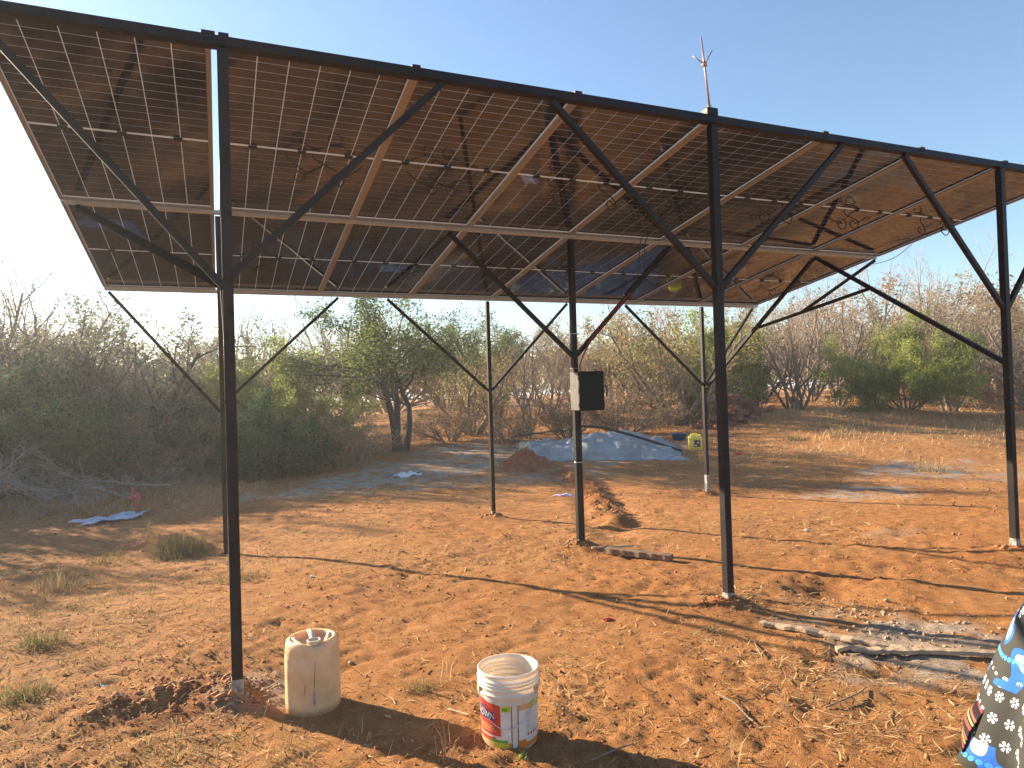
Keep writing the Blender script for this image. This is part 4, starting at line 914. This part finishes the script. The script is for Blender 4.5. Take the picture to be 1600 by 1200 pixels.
def brick_pile():
    c = at_depth(1146, 19.8); root = empty('brick_pile', c); props(root, 'heap of brown red bricks piled below the thicket', 'bricks'); rg = random.Random(12)
    ms = [mat('brick_%d' % i, q, rough=.95, vary=.45, scale=9, bump=.5, bscale=25) for i, q in enumerate([(.30, .115, .06), (.24, .10, .06), (.38, .16, .09), (.19, .085, .055)])]
    mesh = []
    for i, m in enumerate(ms):
        me = box_mesh('brick', -.17, .17, -.085, .085, -.065, .065, .012)
        for v in me.vertices: v.co += Vector((rg.uniform(-.008, .008), rg.uniform(-.008, .008), rg.uniform(-.008, .008)))
        me.materials.append(m); mesh.append(me)
    n = 0
    for layer in range(6):
        R = 0.80*(1-layer/6.6); k = [17, 14, 11, 8, 5, 3][layer]
        for i in range(k):
            a = 6.283*i/k+rg.uniform(-.3, .3); r = R*(1 if i % 3 else .5)*rg.uniform(.85, 1.05); n += 1
            x, y = c.x+r*math.cos(a)*1.05, c.y+r*math.sin(a)*.8; z = hz(x, y)-c.z+.05+layer*.125+rg.uniform(-.02, .02)
            link('brick', mesh[rg.randrange(4)], None, root, (x-c.x, y-c.y, z), (rg.uniform(-.45, .45), rg.uniform(-.45, .45), rg.uniform(0, 3.14)))
    for dx, dy in ((-1.15, -.2), (-1.0, .3), (-1.3, .05), (1.0, -.3), (-.95, -.5)):
        link('brick', mesh[rg.randrange(4)], None, root, (dx, dy, hz(c.x+dx, c.y+dy)-c.z+.05), (rg.uniform(-.3, .3), rg.uniform(-.7, .7), rg.uniform(0, 3.1)))
brick_pile()

# ------------------------------------------------------------------ plastic sheet, soil heap, hose
MT['sheet'] = mat('grey_plastic_sheet', (0.40, 0.41, 0.41), rough=0.5, vary=0.35, scale=1.6, bump=1.0, bscale=4, dark=(0.20, 0.185, 0.17))
def plastic_sheet():
    nx, ny = 120, 44; V = np.zeros((ny+1, nx+1, 3)); A, B = at_depth(828, 14.7), at_depth(1066, 14.4); A2, B2 = at_depth(800, 17.4), at_depth(1040, 17.0)
    mc = at_depth(930, 15.7); rg = np.random.default_rng(4)
    for j in range(ny+1):
        for i in range(nx+1):
            u, v = i/nx, j/ny; p = A.lerp(B, u).lerp(A2.lerp(B2, u), v); V[j, i] = p
    x, y = V[..., 0]+0.25*(fbm(V[..., 0]*1.1, V[..., 1]*1.1, 5, 3)-.5), V[..., 1]+0.5*(fbm(V[..., 0]*.9, V[..., 1]*.9, 6, 3)-.5)
    z = H(x, y)+0.02; e = np.hypot((x-mc.x)/1.15, (y-mc.y)/.9); z += 0.26*np.exp(-e**2)*(0.9+.2*fbm(x*3, y*3, 8, 2))
    m2 = at_depth(990, 15.8); z += 0.16*np.exp(-(np.hypot(x-m2.x, y-m2.y)/.9)**2); m3 = at_depth(760, 16.6); z += .12*np.exp(-(np.hypot(x-m3.x, y-m3.y)/1.3)**2)
    ph = np.arctan2(y-mc.y, x-mc.x); z += .055*np.abs(np.sin(ph*5+3*fbm(x*1.5, y*1.5, 12, 2)))*sstep(2.2, .3, e)
    z += .36*np.abs(fbm(x*2.6, y*2.6, 15, 3)-.5)+.05*np.abs(fbm(x*8, y*8, 18, 2)-.5)
    uu, vv = np.meshgrid(np.linspace(0, 1, nx+1), np.linspace(0, 1, ny+1)); ed = np.clip(np.minimum(np.minimum(uu, 1-uu)*14, np.minimum(vv, 1-vv)*10)+.15*(fbm(x*3, y*3, 28, 2)-.5), 0, 1)
    hh = H(x, y)+.008; z = hh+(z-hh)*ed
    V = np.stack([x, y, z], -1).reshape(-1, 3); o0 = A.copy(); V -= np.array(o0)
    i = np.arange(ny)[:, None]*(nx+1)+np.arange(nx)[None]; Fq = np.stack([i, i+1, i+nx+2, i+nx+1], -1).reshape(-1, 4)
    o = link('plastic_sheet', mesh_np('plastic_sheet', V, Fq, True), MT['sheet'], None, o0); props(o, 'crumpled grey blue plastic sheet spread over earth behind the posts', 'plastic sheet')
    md = o.modifiers.new('thickness', 'SOLIDIFY'); md.thickness = 0.004
    return mc
mc = plastic_sheet()
MT['soil'] = mat('dug_red_soil', (0.36, 0.125, 0.055), rough=.97, vary=.45, scale=5, bump=.9, bscale=22)
def soil_heap():
    c = at_depth(818, 14.2); n, k = 64, 26; V, Fs = [], []
    for i in range(k+1):
        for j in range(n):
            a = 2*math.pi*j/n; r = .62*i/k; x, y = c.x+r*math.cos(a)*1.1, c.y+r*math.sin(a)*.9; nz = float(fbm(np.array([x*6]), np.array([y*6]), 44, 4)[0])-.5; nz2 = float(fbm(np.array([x*22]), np.array([y*22]), 46, 2)[0])-.5
            V.append((x-c.x, y-c.y, hz(x, y)-c.z-.04+.44*max(0, 1-i/k)**1.15+.20*nz*min(1, i/6)+.09*nz2))
    for i in range(k):
        for j in range(n): Fs.append((i*n+j, i*n+(j+1) % n, (i+1)*n+(j+1) % n, (i+1)*n+j))
    o = link('soil_heap', mesh_py('soil_heap', V, Fs, True), MT['soil'], None, c); props(o, 'small cone of dug red soil in front of the plastic sheet', 'soil heap')
soil_heap()
h0 = at_depth(905, 15.3); q1 = at_depth(1062, 15.0)
hs = link('black_hose', tube_mesh('black_hose', smooth_path([Vector((0, 0, .66)), Vector((q1-h0))*.25+Vector((0, 0, .60)), Vector((q1-h0))*.55+Vector((0, 0, .42)), (q1-h0)+Vector((0, 0, .10))], 6), .028, 10), MT['rubber'], None, h0); props(hs, 'thick black hose lying across the grey plastic sheet', 'hose')
q2 = at_depth(800, 16.8)
hs2 = link('black_hose', tube_mesh('black_hose', smooth_path([Vector((0, 0, .60)), (q2-h0)*.5+Vector((0, 0, .46)), (q2-h0)+Vector((0, 0, .30))], 6), .020, 8), MT['rubber'], None, h0+Vector((-.06, .05, 0))); props(hs2, 'thin dark hose trailing left behind the middle post', 'hose')
sp = empty('standpipe', at_depth(893, 14.9)); props(sp, 'pale bent water pipe standing beside the middle post', 'water pipe')
link('pipe', tube_mesh('pipe', smooth_path([(0, 0, -.05), (0, 0, .45), (.02, 0, .62), (.10, 0, .68), (.16, 0, .62)], 5), .016, 8), MT['galv'], sp); link('tap', tube_mesh('tap', [(-.07, 0, .42), (.02, 0, .42)], .022, 8), MT['foot'], sp)

# ------------------------------------------------------------------ boards and battens
MT['wood'] = mat('weathered_wood', (0.46, 0.33, 0.22), rough=.85, vary=.5, scale=5, stretch=(1, 14, 14), bump=.35, bscale=8)
MT['wood_pale'] = mat('pale_batten_wood', (0.50, 0.36, 0.24), rough=.85, vary=.5, scale=6, stretch=(1, 10, 10), bump=.4, bscale=9)
MT['wood_dark'] = mat('dark_board_wood', (0.26, 0.15, 0.085), rough=.85, vary=.5, scale=5, stretch=(1, 14, 14), bump=.35, bscale=8)
def board(name, pa, pb, w, t, m, label, cat, seed, wav=.004, lift=.0, hang=False):
    """rough sawn strip lying on the ground between two pixels"""
    a, b = G(*pa), G(*pb); L = (b-a).length; rg = random.Random(seed); n = 26; d = (b-a).normalized(); s = d.cross(Vector((0, 0, 1))).normalized(); V, Fs = [], []
    for i in range(n+1):
        u = i/n; p = a.lerp(b, u); zz = max(hz(p.x, p.y), a.z+(b.z-a.z)*u)*.6+(a.z+(b.z-a.z)*u)*.4+.004+lift; off = wav*math.sin(u*17+seed)+wav*.7*math.sin(u*41+seed*2); ww = w/2*(1+.10*math.sin(u*29+seed)+rg.uniform(-.05, .05))
        for (q, z) in ((-1, 0), (1, 0), (1, 1), (-1, 1)): r = p+s*(q*ww+off); V.append((r.x-a.x, r.y-a.y, zz-a.z+z*t+.4*off))
    for i in range(n):
        for k in range(4): k2 = (k+1) % 4; Fs.append((4*i+k, 4*i+k2, 4*i+4+k2, 4*i+4+k))
    Fs += [(3, 2, 1, 0), (4*n, 4*n+1, 4*n+2, 4*n+3)]
    o = link(name, mesh_py(name, V, Fs), MT[m], None, a); props(o, label, cat)
    md = o.modifiers.new('edge', 'BEVEL'); md.width = .004; md.segments = 2; return o
board('wooden_batten', (1188, 980), (1420, 1022), .056, .026, 'wood_pale', 'long pale warped batten on the earth, upper of two', 'batten', 3, .010)
board('wooden_batten', (1306, 1022), (1572, 1032), .060, .026, 'wood_pale', 'pale batten nearest the person, lower of two', 'batten', 8, .007, .014)
board('wooden_board', (948, 868), (1050, 879), .10, .055, 'wood_dark', 'dark brown board lying at the foot of the middle post', 'board', 5, .003, .005)
board('wooden_stick', (925, 866), (990, 858), .03, .018, 'wood_pale', 'pale thin stick touching the dark board', 'stick', 6, .004, .02)
board('wooden_stick', (880, 862), (900, 852), .02, .012, 'wood', 'short stick left of the middle post foot', 'stick', 9, .004, .01)
def twig(name, pts, r, label, m='bark'):
    P = [G(*q) for q in pts]; o = link(name, tube_mesh(name, smooth_path([(p-P[0])+Vector((0, 0, .012+.01*(i % 2))) for i, p in enumerate(P)], 5), r, 6), MT[m], None, P[0]); props(o, label, 'twig')
twig('dry_twig', [(1122, 1094), (1150, 1108), (1168, 1122), (1178, 1133)], .004, 'curved dry twig on the bare earth at lower right')
twig('dry_twig', [(925, 1192), (960, 1180), (990, 1166)], .004, 'bent twig lying in the shadow right of the bucket')
twig('dry_twig', [(1178, 1002), (1184, 1022), (1192, 1036)], .004, 'forked dry twig in front of the pale batten')
twig('dry_twig', [(1290, 1112), (1340, 1092), (1352, 1078)], .004, 'thin dark twig left of the person')
twig('dry_twig', [(700, 1108), (735, 1128)], .003, 'pale twig left of the bucket', 'twig')

# ------------------------------------------------------------------ rags and plastic litter
def rag(name, px, py, w, l, h, m, label, cat, seed, rz=0.0, lift=0.004, depth=None):
    g = at_depth(px, depth) if depth else G(px, py); n = 18; V, Fs = [], []; rg = random.Random(seed); c, s_ = math.cos(rz), math.sin(rz)
    for j in range(n+1):
        for i in range(n+1):
            u, v = i/n-.5, j/n-.5; k = 1+.25*math.sin(5*math.atan2(v, u)+seed)*min(1, 2*math.hypot(u, v)); x, y = u*w*k, v*l*k; X, Y = x*c-y*s_, x*s_+y*c
            wr = abs(math.sin(X/w*9+seed+2*math.sin(Y/l*5)))*abs(math.cos(Y/l*6+seed*2))
            V.append((X, Y, hz(g.x+X, g.y+Y)-g.z+lift+h*wr*(1-1.2*max(abs(u), abs(v)))))
    for j in range(n):
        for i in range(n): q = j*(n+1)+i; Fs.append((q, q+1, q+n+2, q+n+1))
    o = link(name, mesh_py(name, V, Fs, True), m, None, g); props(o, label, cat); md = o.modifiers.new('thickness', 'SOLIDIFY'); md.thickness = .003; return o
MT['sack'] = mat('woven_sack', (0.58, 0.60, 0.64), rough=.6, vary=.6, scale=9, dark=(0.22, 0.28, 0.42), bump=.3, bscale=30)
MT['pink'] = mat('pink_cloth', (0.62, 0.10, 0.14), rough=.8, vary=.3, scale=8); MT['pinkbag'] = mat('pink_plastic', (0.55, 0.26, 0.28), rough=.5, vary=.4, scale=14)
MT['whitebag'] = mat('white_plastic', (0.75, 0.77, 0.78), rough=.4, vary=.25, scale=14); MT['lilac'] = mat('lilac_paper', (0.55, 0.46, 0.68), rough=.8, vary=.2, scale=14); MT['redbit'] = mat('red_plastic', (0.6, 0.06, 0.04), rough=.5, vary=.2)
rag('woven_sack', 180, 812, .95, .42, .10, MT['sack'], 'flattened white and blue woven sack on the left earth', 'sack', 2, .55, .03)
rag('plastic_bag', 398, 752, .30, .22, .12, MT['pinkbag'], 'crumpled pink plastic bag right of the nearest post', 'plastic bag', 3)
rag('plastic_bag', 634, 745, .5, .3, .10, MT['whitebag'], 'crumpled white plastic bag on grey ground below the acacia', 'plastic bag', 4)
rag('paper_sheet', 880, 772, .30, .24, .02, MT['lilac'], 'torn lilac paper left of the middle post', 'paper', 5)
rag('plastic_scrap', 950, 967, .06, .04, .02, MT['redbit'], 'small red plastic scrap on open earth', 'plastic scrap', 6)
rag('plastic_scrap', 488, 902, .04, .03, .03, MT['whitebag'], 'small white plastic scrap right of the nearest post', 'plastic scrap', 7)
rag('plastic_scrap', 163, 1068, .04, .03, .02, MT['whitebag'], 'small white plastic scrap among the left weeds', 'plastic scrap', 8)
rag('plastic_scrap', 1153, 710, .14, .10, .06, MT['redbit'], 'orange red scrap right of the second front post', 'plastic scrap', 9)
rag('plastic_scrap', 1140, 683, .16, .10, .06, MT['pinkbag'], 'pink scrap below the brick pile', 'plastic scrap', 10)
rag('plastic_scrap', 605, 745, .16, .10, .04, MT['bluesmear'], 'bluish scrap left of the white plastic bag', 'plastic scrap', 14)
rag('plastic_scrap', 1262, 830, .06, .05, .02, MT['whitebag'], 'tiny white scrap on the earth behind second front post', 'plastic scrap', 15)
def pink_rag():
    p = at_depth(203, 11.9)+Vector((0, 0, .12)); root = empty('pink_rag', p); props(root, 'torn pink rag caught on the cut branches', 'rag')
    for k, (pts) in enumerate([[(-.02, .30), (.02, .33), (.05, .22), (.0, .18)], [(-.09, .13), (.0, .20), (.12, .22), (.14, .12), (.02, .10)], [(.02, .14), (.08, .12), (.06, -.08), (.03, -.03)]]):
        V = [(x*1.1*RTH[0], x*1.1*RTH[1], z) for x, z in pts]; cx = sum(v[0] for v in V)/len(V); cz = sum(v[2] for v in V)/len(V); V = [(v[0], v[1], v[2]) for v in V]+[(cx, -.05, cz)]; n = len(pts)
        o = link('flap', mesh_py('flap', V, [(i, (i+1) % n, n) for i in range(n)]), MT['pink'], root); md = o.modifiers.new('thickness', 'SOLIDIFY'); md.thickness = .004
pink_rag()

# ------------------------------------------------------------------ person at the right edge
def fabric_material(name, base, kind):
    m = bpy.data.materials.new(name); m.use_nodes = True; n = m.node_tree; b = n.nodes['Principled BSDF']; b.inputs['Roughness'].default_value = .85; b.inputs['Specular IOR Level'].default_value = .2
    uv = n.nodes.new('ShaderNodeUVMap'); sep = n.nodes.new('ShaderNodeSeparateXYZ'); n.links.new(uv.outputs[0], sep.inputs[0])
    def math_(op, a, c=None, d=None):
        x = n.nodes.new('ShaderNodeMath'); x.operation = op
        for i, v in enumerate((a, c, d)):
            if v is None: continue
            if isinstance(v, (int, float)): x.inputs[i].default_value = v
            else: n.links.new(v, x.inputs[i])
        return x.outputs[0]
    def mixc(f, a, c):
        x = n.nodes.new('ShaderNodeMix'); x.data_type = 'RGBA'; n.links.new(f, x.inputs[0])
        for s, v in ((6, a), (7, c)):
            if isinstance(v, tuple): x.inputs[s].default_value = (*v, 1)
            else: n.links.new(v, x.inputs[s])
        return x.outputs[2]
    u, v = sep.outputs[0], sep.outputs[1]; col = base
    def flowers(col, su, sv, ou, ov, rad, petals, vlo, vhi, c):
        fu = math_('SUBTRACT', math_('FRACT', math_('ADD', math_('MULTIPLY', u, su), ou)), .5); fv = math_('SUBTRACT', math_('FRACT', math_('ADD', math_('MULTIPLY', v, sv), ov)), .5)
        fu = math_('DIVIDE', fu, su); fv = math_('DIVIDE', fv, sv); r = math_('SQRT', math_('ADD', math_('MULTIPLY', fu, fu), math_('MULTIPLY', fv, fv)))
        th = math_('ARCTAN2', fv, fu); pt = math_('GREATER_THAN', math_('COSINE', math_('MULTIPLY', th, petals)), -.15); k = math_('MULTIPLY', math_('MULTIPLY', math_('LESS_THAN', r, rad), math_('GREATER_THAN', r, rad*.22)), pt)
        k = math_('MULTIPLY', k, math_('MULTIPLY', math_('GREATER_THAN', v, vlo), math_('LESS_THAN', v, vhi))); return mixc(k, col, c)
    if kind == 'skirt':
        ns = n.nodes.new('ShaderNodeTexNoise'); ns.inputs['Scale'].default_value = 5.5; ns.inputs['Detail'].default_value = 1; n.links.new(uv.outputs[0], ns.inputs['Vector'])
        blob = math_('GREATER_THAN', ns.outputs['Fac'], .56); col = mixc(blob, col, (.03, .13, .55)); blob2 = math_('GREATER_THAN', ns.outputs['Fac'], .63); col = mixc(blob2, col, (.78, .74, .72)); 
        band = math_('MULTIPLY', math_('GREATER_THAN', v, .10), math_('LESS_THAN', v, .30)); col = mixc(band, col, (.040, .040, .036))
        col = flowers(col, 17, 13, 0, 0, .018, 6, 0.09, .34, (.72, .76, .82)); col = flowers(col, 45, 11, .3, .1, .009, 0, .0, .10, (.06, .30, .75)); col = flowers(col, 45, 11, .3, .1, .009, 0, .34, .44, (.06, .30, .75)); col = flowers(col, 9, 9, .2, .4, .022, 6, .5, .8, (.72, .76, .82))
    else:
        w = math_('FRACT', math_('MULTIPLY', v, 15)); col = mixc(math_('LESS_THAN', math_('ABSOLUTE', math_('SUBTRACT', w, .3)), .07), col, (.55, .06, .06)); col = mixc(math_('LESS_THAN', math_('ABSOLUTE', math_('SUBTRACT', w, .52)), .05), col, (.30, .45, .12)); col = mixc(math_('LESS_THAN', math_('ABSOLUTE', math_('SUBTRACT', w, .74)), .06), col, (.60, .10, .08))
    if isinstance(col, tuple): b.inputs['Base Color'].default_value = (*col, 1)
    else: n.links.new(col, b.inputs['Base Color'])
    return m
MT['skirt'] = fabric_material('printed_wrap', (.045, .045, .040), 'skirt'); MT['stripe'] = fabric_material('striped_wrap', (.022, .018, .018), 'stripe')
MT['blouse'] = mat('blue_blouse', (0.02, 0.05, 0.16), rough=.85, vary=.3, scale=9); MT['skin'] = mat('dark_skin', (0.11, 0.055, 0.035), rough=.55, vary=.12, scale=9); MT['hair'] = mat('black_hair', (0.012, 0.011, 0.010), rough=.8, bump=.6, bscale=90); MT['scarf'] = mat('dark_scarf', (0.03, 0.04, 0.09), rough=.85, vary=.4, scale=8); MT['sandal'] = mat('brown_sandal', (0.06, 0.035, 0.025), rough=.7)
def cloth(name, rings, m, parent, closed=True, nv=96, fold=9, amp=.02, seed=0, a0=0.0, a1=2*math.pi):
    """lofted cloth; rings: (z, rx, ry, cx, cy)"""
    V, UV = [], []; k = len(rings)
    for i, (z, rx, ry, cx, cy) in enumerate(rings):
        t = i/(k-1)
        for j in range(nv+1):
            a = a0+(a1-a0)*j/nv; f = 1+amp*(1-t)/max(rx, .05)*(math.sin(fold*a+seed+.8*math.sin(t*4))+.5*math.sin(fold*1.7*a+seed*2)); V.append((cx+rx*f*math.cos(a), cy+ry*f*math.sin(a), z)); UV.append(((a-a0)*rings[0][1]*.9, (z-rings[0][0])))
    Fs = [(i*(nv+1)+j, i*(nv+1)+j+1, (i+1)*(nv+1)+j+1, (i+1)*(nv+1)+j) for i in range(k-1) for j in range(nv)]
    me = mesh_py(name, V, Fs, True); ul = me.uv_layers.new(name='UVMap')
    for lp in me.loops: ul.data[lp.index].uv = UV[lp.vertex_index]
    o = link(name, me, m, parent); md = o.modifiers.new('thickness', 'SOLIDIFY'); md.thickness = .004; return o
def person():
    d = ray(1548, 1150); t = 2.42/(d[0]*FWH[0]+d[1]*FWH[1]); e = CAM+d*t                      # left edge of the skirt near its hem
    c = Vector((e[0]+RTH[0]*.44, e[1]+RTH[1]*.44, 0)); c.z = hz(c.x, c.y); face = math.atan2(FWH[1], FWH[0])+.5
    root = empty('person', c, face-math.pi/2); props(root, 'person in a dark printed wrap with blue and white flowers at right edge', 'person')
    # skeleton: facing local +Y
    J = {'pel': (0, 0, .93, .125), 'sp': (0, .01, 1.08, .115), 'ch': (0, 0, 1.26, .125), 'nk0': (0, -.01, 1.40, .065), 'nk': (0, 0, 1.47, .052), 'hd0': (0, .015, 1.535, .075), 'hd1': (0, .012, 1.60, .088), 'hd2': (0, .0, 1.665, .068), 'nose': (0, .105, 1.565, .013)}
    E_ = [('pel', 'sp'), ('sp', 'ch'), ('ch', 'nk0'), ('nk0', 'nk'), ('nk', 'hd0'), ('hd0', 'hd1'), ('hd1', 'hd2'), ('hd1', 'nose')]
    for s, q in ((-1, 'l'), (1, 'r')):
        J.update({'sh'+q: (s*.165, -.01, 1.35, .055), 'el'+q: (s*.215, -.03, 1.08, .042), 'wr'+q: (s*.225, .05, .86, .028), 'pm'+q: (s*.222, .075, .79, .033), 'hp'+q: (s*.09, 0, .86, .10), 'kn'+q: (s*.095, .02, .48, .062), 'an'+q: (s*.095, -.02, .085, .040), 'to'+q: (s*.11, .13, .035, .030)})
        E_ += [('ch', 'sh'+q), ('sh'+q, 'el'+q), ('el'+q, 'wr'+q), ('wr'+q, 'pm'+q), ('pel', 'hp'+q), ('hp'+q, 'kn'+q), ('kn'+q, 'an'+q), ('an'+q, 'to'+q)]
        for f, (dx, dy, L) in enumerate(((-.028, .018, .072), (-.010, .024, .082), (.010, .022, .076), (.026, .014, .06))):
            a, b, g = 'f%d%s1' % (f, q), 'f%d%s2' % (f, q), 'f%d%s3' % (f, q); bx = s*.222+dy*s*.2; J[a] = (bx, .075+dx, .755, .0095); J[b] = (bx-s*.006, .079+dx, .755-L*.5, .0085); J[g] = (bx-s*.018, .085+dx, .755-L, .0075); E_ += [('pm'+q, a), (a, b), (b, g)]
        J['t1'+q] = (s*.205, .112, .785, .0105); J['t2'+q] = (s*.198, .128, .752, .009); E_ += [('pm'+q, 't1'+q), ('t1'+q, 't2'+q)]
    ks = list(J); me = bpy.data.meshes.new('body'); me.from_pydata([J[k][:3] for k in ks], [(ks.index(a), ks.index(b)) for a, b in E_], []); o = link('body', me, MT['skin'], root)
    sk = o.modifiers.new('skin', 'SKIN'); sk.use_smooth_shade = True; lay = me.skin_vertices[0] if me.skin_vertices else None
    if lay is None:
        bm = bmesh.new(); bm.from_mesh(me); bm.verts.layers.skin.verify(); bm.to_mesh(me); bm.free(); lay = me.skin_vertices[0]
    for i, k in enumerate(ks): lay.data[i].radius = (J[k][3], J[k][3]); lay.data[i].use_root = (k == 'pel')
    sb = o.modifiers.new('smooth', 'SUBSURF'); sb.levels = 2; sb.render_levels = 2
    for s in (-1, 1):
        link('eye', lathe_mesh('eye', [(0, .010), (.007, .007), (.010, 0), (.007, -.007), (0, -.010)], 12), MT['p_white'], root, (s*.034, .088, 1.598)); link('ear', tube_mesh('ear', [(s*.086, -.01, 1.60), (s*.094, -.015, 1.58), (s*.086, -.005, 1.555)], .010, 6), MT['skin'], root)
    link('mouth', box_mesh('mouth', -.022, .022, .088, .097, 1.515, 1.527, .004), MT['redbit'], root)
    link('head_scarf', lathe_mesh('head_scarf', [(.099, 1.60), (.104, 1.63), (.100, 1.68), (.080, 1.725), (.04, 1.745), (0, 1.748)], 32), MT['scarf'], root, (0, -.008, 0))
    cloth('blouse', [(.86, .175, .145, 0, 0), (1.0, .165, .14, 0, .005), (1.12, .165, .14, 0, .01), (1.25, .185, .15, 0, 0), (1.35, .175, .12, 0, -.01), (1.42, .085, .08, 0, -.01)], MT['blouse'], root, amp=.006, fold=6)
    for s in (-1, 1):
        link('sleeve', tube_mesh('sleeve', smooth_path([(s*.13, -.01, 1.36), (s*.19, -.02, 1.26), (s*.218, -.03, 1.08), (s*.226, .0, .98)], 4), [.075-.0015*i for i in range(13)], 14, False), MT['blouse'], root)
        link('sandal', box_mesh('sandal', s*.11-.045, s*.11+.045, -.08, .17, -.004, .018, .006), MT['sandal'], root)
    cloth('wrap_skirt', [(.26, .45, .43, 0, .0), (.36, .425, .405, 0, 0), (.5, .385, .365, 0, 0), (.65, .335, .315, 0, 0), (.8, .285, .26, 0, 0), (.92, .235, .20, 0, 0), (1.02, .18, .155, 0, 0)], MT['skirt'], root, amp=.05, fold=6, seed=1.3)
    cloth('under_wrap', [(.30, .47, .45, 0, 0), (.38, .455, .435, 0, 0), (.46, .41, .39, 0, 0)], MT['stripe'], root, amp=.022, fold=6, seed=.5, a0=1.2, a1=2.30)
    cloth('shawl', [(.96, .27, .23, 0, -.02), (1.02, .265, .225, 0, -.02), (1.1, .26, .21, 0, -.015), (1.25, .25, .19, 0, -.01), (1.38, .20, .14, 0, -.01), (1.43, .11, .10, 0, -.01)], MT['skirt'], root, amp=.02, fold=8, seed=2.2, a0=2.2, a1=7.2)
person()

# ------------------------------------------------------------------ dusty morning air
def haze():
    me = box_mesh('haze', CAM[0]-930, CAM[0]+930, CAM[1]-930, CAM[1]+930, -2.2, 8.5)
    m = bpy.data.materials.new('dusty_air'); m.use_nodes = True; n = m.node_tree; n.nodes.clear(); o = n.nodes.new('ShaderNodeOutputMaterial'); v = n.nodes.new('ShaderNodeVolumePrincipled')
    v.inputs['Color'].default_value = (0.93, 0.95, 1.0, 1); v.inputs['Density'].default_value = 0.0020; v.inputs['Anisotropy'].default_value = 0.35
    n.links.new(v.outputs[0], o.inputs['Volume']); props(link('haze', me, m), 'thin dusty air over the whole place', 'haze', None, 'stuff')
haze()
